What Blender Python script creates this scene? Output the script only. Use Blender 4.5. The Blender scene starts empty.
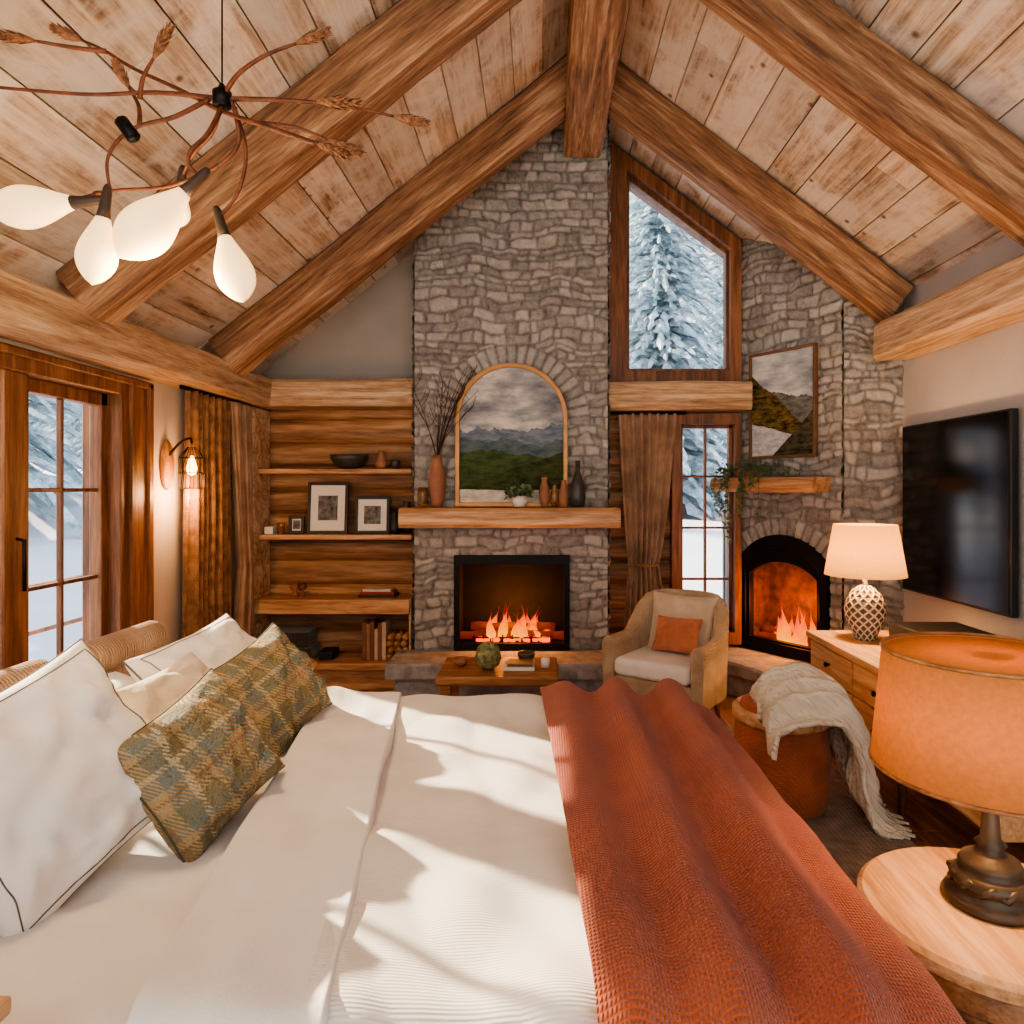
import bpy, bmesh, math, random
import numpy as np
from mathutils import Vector, Matrix, noise
random.seed(3)
S=bpy.context.scene
COL=S.collection
PI=math.pi
def c(r,g,b,a=1):
    f=lambda v:(v/255/12.92) if v/255<=0.04045 else ((v/255+0.055)/1.055)**2.4
    return (f(r),f(g),f(b),a)
# ------------------------------------------------------------ node helpers
def newmat(name):
    m=bpy.data.materials.new(name); m.use_nodes=True
    nt=m.node_tree; return m,nt,nt.nodes['Principled BSDF']
def N(nt,t,ins=None,**kw):
    n=nt.nodes.new(t)
    for k,v in kw.items(): setattr(n,k,v)
    if ins:
        for k,v in ins.items():
            if isinstance(v,bpy.types.NodeSocket): nt.links.new(v,n.inputs[k])
            else: n.inputs[k].default_value=v
    return n
def L(nt,a,b): nt.links.new(a,b)
def ramp(nt,fac,stops,interp='LINEAR'):
    n=nt.nodes.new('ShaderNodeValToRGB'); cr=n.color_ramp; cr.interpolation=interp
    while len(cr.elements)>len(stops) : cr.elements.remove(cr.elements[-1])
    while len(cr.elements)<len(stops): cr.elements.new(0.5)
    for e,(p,col) in zip(cr.elements,stops): e.position=p; e.color=col
    L(nt,fac,n.inputs[0]); return n.outputs[0]
def math_(nt,op,a,b=None,cc=None):
    n=nt.nodes.new('ShaderNodeMath'); n.operation=op
    for i,v in enumerate((a,b,cc)):
        if v is None: continue
        if isinstance(v,bpy.types.NodeSocket): L(nt,v,n.inputs[i])
        else: n.inputs[i].default_value=v
    return n.outputs[0]
def mixc(nt,f,a,b,blend='MIX'):
    n=nt.nodes.new('ShaderNodeMix'); n.data_type='RGBA'; n.blend_type=blend
    for i,v in ((0,f),(6,a),(7,b)):
        if isinstance(v,bpy.types.NodeSocket): L(nt,v,n.inputs[i])
        else: n.inputs[i].default_value=v
    return n.outputs[2]
def bump(nt,bs,h,strength,dist=0.01):
    b=N(nt,'ShaderNodeBump',{'Height':h,'Strength':strength,'Distance':dist})
    L(nt,b.outputs[0],bs.inputs['Normal'])
def simple(name,col,rough=.5,metal=0,emis=None,es=0,var=0.12,nscale=12,bs_=0.0,bscale=60,sheen=0):
    m,nt,b=newmat(name)
    tc=N(nt,'ShaderNodeTexCoord')
    if var>0:
        n=N(nt,'ShaderNodeTexNoise',{'Vector':tc.outputs['Object'],'Scale':nscale,'Detail':3.0})
        d=tuple(v*(1-var*1.6) for v in col[:3])+(1,); u=tuple(min(1,v*(1+var)) for v in col[:3])+(1,)
        L(nt,ramp(nt,n.outputs[0],[(.3,d),(.7,u)]),b.inputs['Base Color'])
    else: b.inputs['Base Color'].default_value=col
    b.inputs['Roughness'].default_value=rough; b.inputs['Metallic'].default_value=metal
    if sheen: b.inputs['Sheen Weight'].default_value=sheen
    if emis: b.inputs['Emission Color'].default_value=emis; b.inputs['Emission Strength'].default_value=es
    if bs_>0:
        n2=N(nt,'ShaderNodeTexNoise',{'Vector':tc.outputs['Object'],'Scale':bscale,'Detail':2.0})
        bump(nt,b,n2.outputs[0],bs_)
    return m
def wood(name,dark,mid,light,axis='X',scale=1.0,rough=.55,bst=.35,island=.25,patch=None):
    m,nt,b=newmat(name)
    tc=N(nt,'ShaderNodeTexCoord'); geo=N(nt,'ShaderNodeNewGeometry')
    ri=geo.outputs['Random Per Island']
    off=N(nt,'ShaderNodeCombineXYZ',{'X':math_(nt,'MULTIPLY',ri,37.),'Y':math_(nt,'MULTIPLY',ri,17.),'Z':math_(nt,'MULTIPLY',ri,53.)})
    add=N(nt,'ShaderNodeVectorMath',{0:tc.outputs['Object'],1:off.outputs[0]},operation='ADD')
    sc={'X':(.7,9,9),'Y':(9,.7,9),'Z':(9,9,.7)}[axis]
    mp=N(nt,'ShaderNodeMapping',{'Vector':add.outputs[0],'Scale':tuple(v*scale for v in sc)})
    n1=N(nt,'ShaderNodeTexNoise',{'Vector':mp.outputs[0],'Scale':1.3,'Detail':4.0,'Roughness':.6,'Distortion':1.2})
    mp2=N(nt,'ShaderNodeMapping',{'Vector':add.outputs[0],'Scale':tuple(v*scale*5 for v in sc)})
    n2=N(nt,'ShaderNodeTexNoise',{'Vector':mp2.outputs[0],'Scale':1.5,'Detail':3.0,'Roughness':.7})
    f=math_(nt,'ADD',math_(nt,'MULTIPLY',n1.outputs[0],.6),math_(nt,'MULTIPLY',n2.outputs[0],.4))
    col=ramp(nt,f,[(.36,dark),(.5,mid),(.62,light)])
    if patch:
        n3=N(nt,'ShaderNodeTexNoise',{'Vector':add.outputs[0],'Scale':2.6,'Detail':6.0,'Roughness':.7,'Distortion':.4})
        col=mixc(nt,ramp(nt,n3.outputs[0],[(.42,(0,0,0,1)),(.58,(.85,.85,.85,1))]),col,patch)
        mk=N(nt,'ShaderNodeTexVoronoi',{'Vector':add.outputs[0],'Scale':4.5})
        col=mixc(nt,ramp(nt,mk.outputs['Distance'],[(.04,(1,1,1,1)),(.1,(0,0,0,1))]),col,dark)
    if island:
        v=math_(nt,'ADD',math_(nt,'MULTIPLY',ri,island*2),1-island)
        col=mixc(nt,1.0,col,N(nt,'ShaderNodeCombineColor',{0:v,1:v,2:v}).outputs[0],'MULTIPLY')
    L(nt,col,b.inputs['Base Color']); b.inputs['Roughness'].default_value=rough
    bump(nt,b,f,bst,.02)
    return m
# ------------------------------------------------------------ mesh helpers
def empty(name,loc=(0,0,0),rz=0,parent=None):
    e=bpy.data.objects.new(name,None); COL.objects.link(e); e.location=loc; e.rotation_euler=(0,0,rz)
    e.empty_display_size=.1
    if parent: e.parent=parent
    return e
def mesh(name,vs,fs,mat,parent=None,smooth=False,M=None):
    me=bpy.data.meshes.new(name); me.from_pydata([tuple(v) for v in vs],[],fs); me.update()
    o=bpy.data.objects.new(name,me); COL.objects.link(o)
    if mat: me.materials.append(mat)
    if smooth:
        me.polygons.foreach_set('use_smooth',[True]*len(me.polygons))
    if parent: o.parent=parent
    if M is not None: o.matrix_local=M
    return o
def bev(o,w,seg=2):
    m=o.modifiers.new('b','BEVEL'); m.width=w; m.segments=seg; m.limit_method='ANGLE'; m.angle_limit=.7
    return o
BF=[(0,3,2,1),(4,5,6,7),(0,1,5,4),(1,2,6,5),(2,3,7,6),(3,0,4,7)]
def boxv(x0,x1,y0,y1,z0,z1): return [(x0,y0,z0),(x1,y0,z0),(x1,y1,z0),(x0,y1,z0),(x0,y0,z1),(x1,y0,z1),(x1,y1,z1),(x0,y1,z1)]
def box(name,b,mat,parent=None,bevel=.004,M=None):
    o=mesh(name,boxv(*b),BF,mat,parent,M=M)
    if bevel: bev(o,bevel)
    return o
def boxes(name,bl,mat,parent=None,bevel=.004,M=None):
    vs=[];fs=[]
    for b in bl:
        k=len(vs); vs+=boxv(*b); fs+=[tuple(i+k for i in f) for f in BF]
    o=mesh(name,vs,fs,mat,parent,M=M)
    if bevel: bev(o,bevel,1)
    return o
def lathe(name,prof,mat,parent=None,loc=(0,0,0),seg=32,M=None,smooth=True,sx=1,sy=1):
    vs=[];fs=[]
    for r,z in prof:
        for i in range(seg):
            a=2*PI*i/seg; vs.append((r*math.cos(a)*sx,r*math.sin(a)*sy,z))
    n=len(prof)
    for j in range(n-1):
        for i in range(seg):
            k=(i+1)%seg; fs.append((j*seg+i,j*seg+k,(j+1)*seg+k,(j+1)*seg+i))
    if prof[0][0]>1e-4: fs.append(tuple(reversed(range(seg))))
    if prof[-1][0]>1e-4: fs.append(tuple((n-1)*seg+i for i in range(seg)))
    o=mesh(name,vs,fs,mat,parent,smooth,M if M is not None else Matrix.Translation(loc))
    return o
def tube_geo(pts,rad,seg=8):
    pts=[Vector(p) for p in pts]; n=len(pts); vs=[];fs=[]
    if not hasattr(rad,'__len__'): rad=[rad]*n
    prev=None
    for i,p in enumerate(pts):
        t=(pts[min(i+1,n-1)]-pts[max(i-1,0)]).normalized()
        if prev is None:
            a=t.orthogonal().normalized()
        else: a=(prev-t*prev.dot(t)).normalized()
        prev=a; b=t.cross(a)
        for k in range(seg):
            q=2*PI*k/seg; vs.append(p+(a*math.cos(q)+b*math.sin(q))*rad[i])
    for i in range(n-1):
        for k in range(seg):
            l=(k+1)%seg; fs.append((i*seg+k,i*seg+l,(i+1)*seg+l,(i+1)*seg+k))
    fs.append(tuple(reversed(range(seg)))); fs.append(tuple((n-1)*seg+k for k in range(seg)))
    return vs,fs
def tube(name,pts,rad,mat,parent=None,seg=8):
    v,f=tube_geo(pts,rad,seg); return mesh(name,v,f,mat,parent,True)
def tubes(name,lst,mat,parent=None,seg=6):
    vs=[];fs=[]
    for pts,r in lst:
        v,f=tube_geo(pts,r,seg); k=len(vs); vs+=v; fs+=[tuple(i+k for i in q) for q in f]
    return mesh(name,vs,fs,mat,parent,True)
def smoothpath(pts,n=6):
    pts=[Vector(p) for p in pts]; out=[]
    P=[pts[0]]+pts+[pts[-1]]
    for i in range(1,len(P)-2):
        for k in range(n):
            t=k/n; a,b,cc,d=P[i-1],P[i],P[i+1],P[i+2]
            out.append(.5*((2*b)+(cc-a)*t+(2*a-5*b+4*cc-d)*t*t+(3*b-a-3*cc+d)*t**3))
    out.append(pts[-1]); return out
def frameM(origin,xax,yax,zax):
    M=Matrix.Identity(4)
    for i,a in enumerate((xax,yax,zax)):
        for j in range(3): M[j][i]=a[j]
    for j in range(3): M[j][3]=origin[j]
    return M
def rough_beam(name,p0,p1,w,h,mat,parent=None,up=(0,0,1),amp=.012,seed=0,M=None):
    p0=Vector(p0);p1=Vector(p1); X=(p1-p0); Ln=X.length; X.normalize()
    up=Vector(up); Y=up.cross(X).normalized(); Z=X.cross(Y)
    n=max(8,int(Ln/.09)); r=.022; prof=[]
    def edge(a,b,k):
        return [(a[0]+(b[0]-a[0])*t/k,a[1]+(b[1]-a[1])*t/k) for t in range(k)]
    cs=[(-w/2+r,-h/2),(w/2-r,-h/2),(w/2,-h/2+r),(w/2,h/2-r),(w/2-r,h/2),(-w/2+r,h/2),(-w/2,h/2-r),(-w/2,-h/2+r)]
    for i in range(8): prof+=edge(cs[i],cs[(i+1)%8],3 if i%2==0 else 1)
    m=len(prof); vs=[];fs=[]
    for i in range(n+1):
        x=Ln*i/n
        for (y,z) in prof:
            q=Vector((x*1.5+seed*7,y*6,z*6)); d=noise.noise(q)*amp+noise.noise(q*4)*amp*.35
            l=math.hypot(y,z); vs.append((x,y+y/l*d,z+z/l*d))
    for i in range(n):
        for k in range(m):
            l=(k+1)%m; fs.append((i*m+k,i*m+l,(i+1)*m+l,(i+1)*m+k))
    fs.append(tuple(reversed(range(m)))); fs.append(tuple(n*m+k for k in range(m)))
    o=mesh(name,vs,fs,mat,parent,False,frameM(p0,X,Y,Z)); 
    return o
def prism(name,poly,y0,y1,mat,parent=None,M=None,bevel=0):
    n=len(poly); vs=[(x,y0,z) for x,z in poly]+[(x,y1,z) for x,z in poly]
    fs=[tuple(range(n)),tuple(reversed(range(n,2*n)))]+[(i,i+n,(i+1)%n+n,(i+1)%n) for i in range(n)]
    o=mesh(name,vs,fs,mat,parent,M=M)
    if bevel: bev(o,bevel)
    return o
def ring(name,outer,inner,y0,y1,mat,parent=None,M=None,bevel=.004):
    n=len(outer); vs=[(x,y0,z) for x,z in outer]+[(x,y0,z) for x,z in inner]+[(x,y1,z) for x,z in outer]+[(x,y1,z) for x,z in inner]
    fs=[]
    for i in range(n):
        j=(i+1)%n
        fs+=[(i,j,n+j,n+i),(2*n+i,3*n+i,3*n+j,2*n+j),(i,2*n+i,2*n+j,j),(n+i,n+j,3*n+j,3*n+i)]
    o=mesh(name,vs,fs,mat,parent,M=M)
    if bevel: bev(o,bevel)
    return o
def rect(x0,x1,z0,z1): return [(x0,z0),(x1,z0),(x1,z1),(x0,z1)]
def arch(x0,x1,z0,zs,rise,n=20):
    cx=(x0+x1)/2; hw=(x1-x0)/2
    if rise>=hw*.999: pts=[(cx+hw*math.cos(PI*i/n),zs+rise*math.sin(PI*i/n)) for i in range(n+1)]
    else:
        R=(hw*hw+rise*rise)/(2*rise); a=math.asin(hw/R)
        pts=[(cx+R*math.sin(a-2*a*i/n),zs+rise-R+R*math.cos(a-2*a*i/n)) for i in range(n+1)]
    return [(x0,z0),(x1,z0)]+pts
# ------------------------------------------------------------ materials
M_beam=wood('timber_x',c(88,60,40),c(152,112,80),c(202,166,130),'X',.9,.7,.9,.08)
M_beamlt=wood('timber_light',c(140,106,78),c(200,166,130),c(230,206,176),'X',.9,.7,.9,.08)
M_ceil=wood('ceiling_boards_wood',c(130,102,78),c(206,182,156),c(234,218,196),'Y',.8,.65,.5,.16,patch=c(234,224,212))
M_floor=wood('floor_wood',c(88,52,30),c(142,92,54),c(176,122,76),'Y',.8,.35,.2,.2)
M_log=wood('log_wall_wood',c(94,62,40),c(156,114,78),c(196,154,112),'X',.6,.6,.5,.18)
M_shelf=wood('shelf_wood',c(140,98,62),c(202,154,108),c(228,186,140),'X',.9,.45,.3,.1)
M_frame=wood('window_wood',c(76,46,28),c(124,80,50),c(154,106,70),'Z',.9,.5,.25,.12)
M_oak=wood('oak_x',c(160,112,72),c(206,158,112),c(230,190,146),'Y',.9,.5,.25,.1)
M_oakz=wood('oak_z',c(128,86,52),c(172,124,80),c(202,156,108),'Z',.9,.45,.25,.1)
M_oakm=wood('oak_medium',c(110,72,42),c(158,108,66),c(190,140,94),'X',.9,.5,.3,.1)
M_dark=simple('black_metal',c(22,20,19),.45,.6,var=.1)
M_plaster=simple('plaster_grey',c(168,163,156),.9,var=.05,nscale=3,bs_=.15,bscale=40)
M_plasterR=simple('plaster_right',c(192,188,186),.9,var=.04,nscale=3,bs_=.12,bscale=40)
M_plasterL=simple('plaster_left',c(206,192,176),.9,var=.04,nscale=3,bs_=.12,bscale=40)
M_white=simple('white_paint',c(228,225,218),.6,var=.02)
M_black=simple('black_gloss',c(8,8,9),.14,var=0)
M_blackm=simple('black_matte',c(24,24,26),.5,var=.1)
def stone_mat():
    m,nt,b=newmat('grey_rubble_stone')
    at=N(nt,'ShaderNodeAttribute',attribute_name='shade'); tc=N(nt,'ShaderNodeTexCoord')
    n=N(nt,'ShaderNodeTexNoise',{'Vector':tc.outputs['Object'],'Scale':16.,'Detail':5.,'Roughness':.75})
    f=math_(nt,'ADD',at.outputs['Fac'],math_(nt,'MULTIPLY',math_(nt,'SUBTRACT',n.outputs[0],.5),1.1))
    col=ramp(nt,f,[(0,c(100,98,96)),(.3,c(148,146,142)),(.6,c(182,179,174)),(1,c(216,213,206))])
    n3=N(nt,'ShaderNodeTexNoise',{'Vector':tc.outputs['Object'],'Scale':3.,'Detail':2.})
    col=mixc(nt,math_(nt,'MULTIPLY',n3.outputs[0],.14),col,c(180,158,130))
    L(nt,col,b.inputs['Base Color']); b.inputs['Roughness'].default_value=.92
    n2=N(nt,'ShaderNodeTexNoise',{'Vector':tc.outputs['Object'],'Scale':50.,'Detail':4.,'Roughness':.7})
    bump(nt,b,n2.outputs[0],.8,.015); return m
M_stone=stone_mat()
M_mortar=simple('mortar',c(104,98,92),.95,var=.2,nscale=20)
M_soot=simple('soot_brick',c(22,17,15),.95,var=.3,nscale=15,bs_=.4,bscale=30)
M_fbrick=simple('fire_brick',c(92,54,34),.95,var=.4,nscale=14,bs_=.5,bscale=30)
def glassmat():
    m,nt,b=newmat('window_glass'); nt.nodes.remove(b)
    o=nt.nodes['Material Output']; t=N(nt,'ShaderNodeBsdfTransparent',{'Color':(.97,.98,1,1)}); g=N(nt,'ShaderNodeBsdfGlossy',{'Roughness':.02})
    mx=N(nt,'ShaderNodeMixShader',{0:.04,1:t.outputs[0],2:g.outputs[0]}); L(nt,mx.outputs[0],o.inputs[0]); return m
M_glass=glassmat()
def fabric(name,col,col2=None,wave=None,bst=.4,rough=.9,sheen=.3,noise_s=8,dark=.4,dist=.4,bd=.006):
    m,nt,b=newmat(name); tc=N(nt,'ShaderNodeTexCoord')
    n=N(nt,'ShaderNodeTexNoise',{'Vector':tc.outputs['Object'],'Scale':noise_s,'Detail':4.})
    c2=col2 or tuple(v*.8 for v in col[:3])+(1,)
    cc=ramp(nt,n.outputs[0],[(.35,c2),(.65,col)])
    b.inputs['Roughness'].default_value=rough; b.inputs['Sheen Weight'].default_value=sheen
    if wave:
        h=None
        for d,s in wave:
            w=N(nt,'ShaderNodeTexWave',{'Vector':tc.outputs['Object'],'Scale':s,'Distortion':dist,'Detail':1.,'Detail Scale':3.0},bands_direction=d)
            h=w.outputs['Fac'] if h is None else math_(nt,'MULTIPLY',h,w.outputs['Fac'])
        cc=mixc(nt,math_(nt,'MULTIPLY',math_(nt,'SUBTRACT',1.,h),dark),cc,tuple(v*.45 for v in col[:3])+(1,))
    else:
        h=N(nt,'ShaderNodeTexNoise',{'Vector':tc.outputs['Object'],'Scale':160.,'Detail':2.}).outputs[0]
    L(nt,cc,b.inputs['Base Color']); bump(nt,b,h,bst,bd); return m
M_sheet=fabric('white_sheet',c(236,229,220),c(228,220,210),None,.12,.85,.15)
M_duvet=fabric('duvet_white',c(234,226,214),c(225,215,202),[('Y',48.)],.22,.85,.15,dark=.05,dist=.3)
M_throw=fabric('terracotta_knit',c(200,98,54),c(174,78,42),[('Y',36.),('X',52.)],.9,.95,.25,dark=.42,dist=.08,noise_s=5)
M_cream=fabric('cream_knit',c(246,234,212),c(236,220,194),[('DIAGONAL',22.),('Y',30.)],1.0,.95,.3,dark=.1)
M_beigec=fabric('beige_linen',c(212,194,170),c(196,176,150),None,.3)
M_rust=fabric('rust_linen',c(196,122,88),None,None,.3)
M_woven=fabric('woven_cane',c(224,200,168),c(196,168,134),[('X',30.),('Z',30.)],1.0,.8,.1,dark=.3)
M_wovenr=fabric('woven_roll',c(206,170,138),c(168,130,98),[('Y',24.)],1.0,.8,.1)
M_curt=fabric('curtain_brown',c(172,126,86),c(116,80,50),[('Z',26.),('Y',40.)],.5,.9,.2,18,dark=.3)
M_curt2=fabric('curtain_taupe',c(180,146,116),c(142,110,84),None,.3,.9,.2)
M_rug=fabric('rug_taupe',c(172,152,134),c(128,108,92),[('X',16.),('Y',20.)],1.0,.95,.1,14)
M_leather=fabric('terracotta_leather',c(190,102,58),c(150,74,40),[('Z',30.),('DIAGONAL',26.)],.6,.7,.1,dark=.3)
def plaid():
    m,nt,b=newmat('plaid_wool'); tc=N(nt,'ShaderNodeTexCoord')
    sp=N(nt,'ShaderNodeSeparateXYZ',{0:tc.outputs['Object']})
    G=c(122,118,86);T=c(196,166,120);B=c(98,124,124);R=c(168,110,72);K=c(216,198,158);D=c(94,82,62)
    def st(o,ph):
        f=math_(nt,'FRACT',math_(nt,'ADD',math_(nt,'MULTIPLY',o,5.0),ph))
        return ramp(nt,f,[(0,G),(.18,T),(.30,R),(.34,T),(.42,B),(.58,K),(.64,G),(.78,D),(.82,T),(.9,B)],'CONSTANT')
    w=N(nt,'ShaderNodeTexWave',{'Vector':tc.outputs['Object'],'Scale':50.,'Distortion':.6},bands_direction='DIAGONAL')
    n=N(nt,'ShaderNodeTexNoise',{'Vector':tc.outputs['Object'],'Scale':130.,'Detail':3.})
    cc=mixc(nt,math_(nt,'GREATER_THAN',math_(nt,'ADD',math_(nt,'MULTIPLY',w.outputs['Fac'],.45),math_(nt,'MULTIPLY',n.outputs[0],.55)),.5),st(sp.outputs[0],.1),st(sp.outputs[1],.35))
    cc=mixc(nt,.35,cc,c(172,146,104))
    cc=mixc(nt,math_(nt,'MULTIPLY',n.outputs[0],.4),cc,c(80,68,50))
    L(nt,cc,b.inputs['Base Color']); b.inputs['Roughness'].default_value=.95; bump(nt,b,n.outputs[0],1.,.012); return m
M_plaid=plaid()
def shade(name,col,em,es,tr=.5):
    m,nt,b=newmat(name); o=nt.nodes['Material Output']
    tc=N(nt,'ShaderNodeTexCoord'); n=N(nt,'ShaderNodeTexNoise',{'Vector':tc.outputs['Object'],'Scale':90.,'Detail':2.})
    cc=ramp(nt,n.outputs[0],[(.3,tuple(v*.85 for v in col[:3])+(1,)),(.7,col)])
    L(nt,cc,b.inputs['Base Color']); b.inputs['Roughness'].default_value=.9
    b.inputs['Emission Color'].default_value=em; b.inputs['Emission Strength'].default_value=es
    t=N(nt,'ShaderNodeBsdfTranslucent',{'Color':cc}); mx=N(nt,'ShaderNodeMixShader',{0:tr,1:b.outputs[0],2:t.outputs[0]})
    L(nt,mx.outputs[0],o.inputs[0]); return m
M_shade1=shade('lampshade_cream',c(252,222,160),c(255,192,100),.6)
M_shade2=shade('lampshade_amber',c(216,158,98),c(255,170,80),.10,.45)
M_bulb=simple('bulb_glow',c(255,228,185),.4,emis=c(255,204,132),es=1.1,var=0)
M_filament=simple('warm_glow',c(255,190,90),.4,emis=c(255,170,70),es=12,var=0)
def flame_mat():
    m,nt,b=newmat('flame'); nt.nodes.remove(b); o=nt.nodes['Material Output']
    tc=N(nt,'ShaderNodeTexCoord'); sp=N(nt,'ShaderNodeSeparateXYZ',{0:tc.outputs['Generated']})
    n=N(nt,'ShaderNodeTexNoise',{'Vector':tc.outputs['Object'],'Scale':18.,'Detail':3.})
    f=math_(nt,'ADD',sp.outputs[2],math_(nt,'MULTIPLY',math_(nt,'SUBTRACT',n.outputs[0],.5),.6))
    cc=ramp(nt,f,[(0,c(255,170,50)),(.3,c(255,125,18)),(.6,c(250,72,6)),(1,c(190,32,4))])
    e=N(nt,'ShaderNodeEmission',{'Color':cc,'Strength':1.5}); t=N(nt,'ShaderNodeBsdfTransparent')
    mx=N(nt,'ShaderNodeMixShader',{0:ramp(nt,f,[(.3,(.2,.2,.2,1)),(1,(.85,.85,.85,1))]),1:e.outputs[0],2:t.outputs[0]})
    L(nt,mx.outputs[0],o.inputs[0]); return m
M_flame=flame_mat()
M_charlog=simple('charred_log',c(62,40,28),.9,var=.4,nscale=20,bs_=.8,bscale=30,emis=c(255,70,10),es=.12)
M_ember=simple('embers',c(80,20,5),.9,var=.3,nscale=30,emis=c(255,80,10),es=2)
def painting(name,h0,scale,pal,x0=0):
    m,nt,b=newmat(name); tc=N(nt,'ShaderNodeTexCoord'); sp=N(nt,'ShaderNodeSeparateXYZ',{0:tc.outputs['Object']})
    x=sp.outputs[0]; z=math_(nt,'DIVIDE',math_(nt,'SUBTRACT',sp.outputs[2],h0),scale)
    mp=N(nt,'ShaderNodeMapping',{'Vector':tc.outputs['Object'],'Scale':(2.2/scale,1,6/scale)})
    n=N(nt,'ShaderNodeTexNoise',{'Vector':mp.outputs[0],'Scale':1.,'Detail':6.,'Roughness':.6})
    col=ramp(nt,n.outputs[0],[(.36,pal[0]),(.5,pal[1]),(.6,pal[2])])
    for i,(lv,amp,fr,tilt,cc,c2) in enumerate(pal[3]):
        cx=N(nt,'ShaderNodeCombineXYZ',{'X':math_(nt,'MULTIPLY',x,fr/scale),'Y':float(i*3.7),'Z':0.})
        nn=N(nt,'ShaderNodeTexNoise',{'Vector':cx.outputs[0],'Scale':1.,'Detail':5.,'Roughness':.55})
        ht=math_(nt,'ADD',math_(nt,'ADD',math_(nt,'MULTIPLY',math_(nt,'SUBTRACT',nn.outputs[0],.5),amp),lv),math_(nt,'MULTIPLY',math_(nt,'SUBTRACT',x,x0),tilt/scale))
        mask=math_(nt,'LESS_THAN',z,ht)
        n4=N(nt,'ShaderNodeTexNoise',{'Vector':mp.outputs[0],'Scale':4.,'Detail':6.,'Roughness':.7})
        col=mixc(nt,mask,col,ramp(nt,n4.outputs[0],[(.4,cc),(.6,c2)]))
    L(nt,col,b.inputs['Base Color']); b.inputs['Roughness'].default_value=.9; b.inputs['Specular IOR Level'].default_value=.1; return m
# ------------------------------------------------------------ ROOM
XL,XR,YB,YF=-2.1,2.3,5.2,-1.3
RX,RZ=.29,4.16
def roof(x): return RZ-.8*(RX-x) if x<RX else RZ-.75*(x-RX)
bl=[]
x=XL
while x<XR:
    y=YF+random.uniform(-1,0)
    while y<YB:
        ln=random.uniform(1.2,2.2); bl.append((x,min(x+.138,XR),max(y,YF),min(y+ln-.002,YB),-.03,0)); y+=ln
    x+=.14
boxes('floor',bl,M_floor,None,.0015)
box('floor_slab',(XL,XR,YF,YB,-.12,-.03),M_mortar,bpy.data.objects['floor'],0)
vs=[];fs=[]
def board(xa,xb,ya,yb,j):
    za,zb=roof(xa),roof(xb)
    if xa<RX: nx,nz=.8/1.28,-1/1.28
    else: nx,nz=-.6,-.8
    o=.005*j
    k=len(vs)
    for yy in (ya,yb):
        vs.extend([(xa+nx*o,yy,za+nz*o),(xb+nx*o,yy,zb+nz*o),(xb-nx*.03,yy,zb-nz*.03),(xa-nx*.03,yy,za-nz*.03)])
    fs.extend([tuple(i+k for i in f) for f in [(0,1,2,3),(7,6,5,4),(0,4,5,1),(1,5,6,2),(2,6,7,3),(3,7,4,0)]])
for (a,b_,st) in ((XL-.05,RX,.176),(RX,XR+.05,.176)):
    x=a
    while x<b_-.01:
        xe=min(x+st*random.uniform(.85,1.15),b_); y=YF+random.uniform(-2.6,0)
        if b_-xe<.03: xe=b_
        while y<YB+.1:
            ln=random.uniform(2.2,4.2); board(x+.0022,xe-.0022,max(y,YF),min(y+ln-.003,YB+.1),random.random()) if y+ln>YF else None; y+=ln
        x=xe
ceil=mesh('ceiling',vs,fs,M_ceil)
bev(ceil,.003,1)
prism('roof_deck',[(XL-.3,roof(XL-.3)+.05),(RX,RZ+.05),(XR+.3,roof(XR+.3)+.05),(XR+.3,roof(XR+.3)+.2),(RX,RZ+.22),(XL-.3,roof(XL-.3)+.2)],YF,YB+.3,M_mortar,ceil)
wb=empty('wall_back')
prism('plaster',[(XL-.15,0),(.52,0),(.52,roof(.52)),(RX,RZ),(XL,roof(XL)),(XL-.15,roof(XL))],YB,YB+.15,M_plaster,wb)
# the wall steps back behind the corner firebox
prism('right_part',[(1.46,1.22),(XR+.15,1.22),(XR+.15,roof(XR)),(1.46,roof(1.46))],YB,YB+.15,M_plaster,wb)
boxes('right_part_lower',[(1.46,XR+.15,5.52,5.6,0,1.24),(1.46,1.475,YB,5.55,0,1.24),(1.46,XR+.15,YB+.15,5.6,1.22,1.26)],M_plaster,wb,0)
boxes('window_surround',[(.52,1.46,YB,YB+.15,0,.33),(.52,.98,YB,YB+.15,.33,1.96),(.52,1.46,YB,YB+.15,1.93,2.2)],M_log,wb,0)
prism('gable_strip',[(.52,3.8),(1.46,3.12),(1.46,roof(1.46)),(.52,roof(.52))],YB+.03,YB+.15,M_frame,wb)
def logs(name,x0,x1,z0,z1,y,parent,hh=.175):
    vs=[];fs=[];z=z0
    while z<z1-.02:
        ze=min(z+hh,z1); k=len(vs); m=7
        for i in range(m+1):
            t=i/m; zz=z+(ze-z)*t; d=.038*math.sin(PI*t)**.4 if 0<t<1 else 0
            vs.extend([(x0,y-d,zz),(x1,y-d,zz)])
        for i in range(m): fs.append((k+2*i,k+2*i+1,k+2*i+3,k+2*i+2))
        z=ze
    return mesh(name,vs,fs,M_log,parent,True)
logs('log_cladding_alcove',XL,-.87,0,2.0,YB,wb)
logs('log_cladding',.47,.99,0,1.97,YB,wb)
rough_beam('log_header',(XL,5.08,2.09),(-.86,5.08,2.09),.3,.19,M_beamlt,wb,seed=1)
rough_beam('log_lintel',(.45,5.08,2.07),(1.5,5.08,2.07),.28,.2,M_beamlt,wb,seed=2)
wl=empty('wall_left')
boxes('plaster',[(XL-.15,XL,3.74,YB,0,2.26),(XL-.15,XL,YF,1.2,0,2.26),(XL-.15,XL,1.2,3.74,1.97,2.26)],M_plasterL,wl,0)
wd=empty('window_1')
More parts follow.
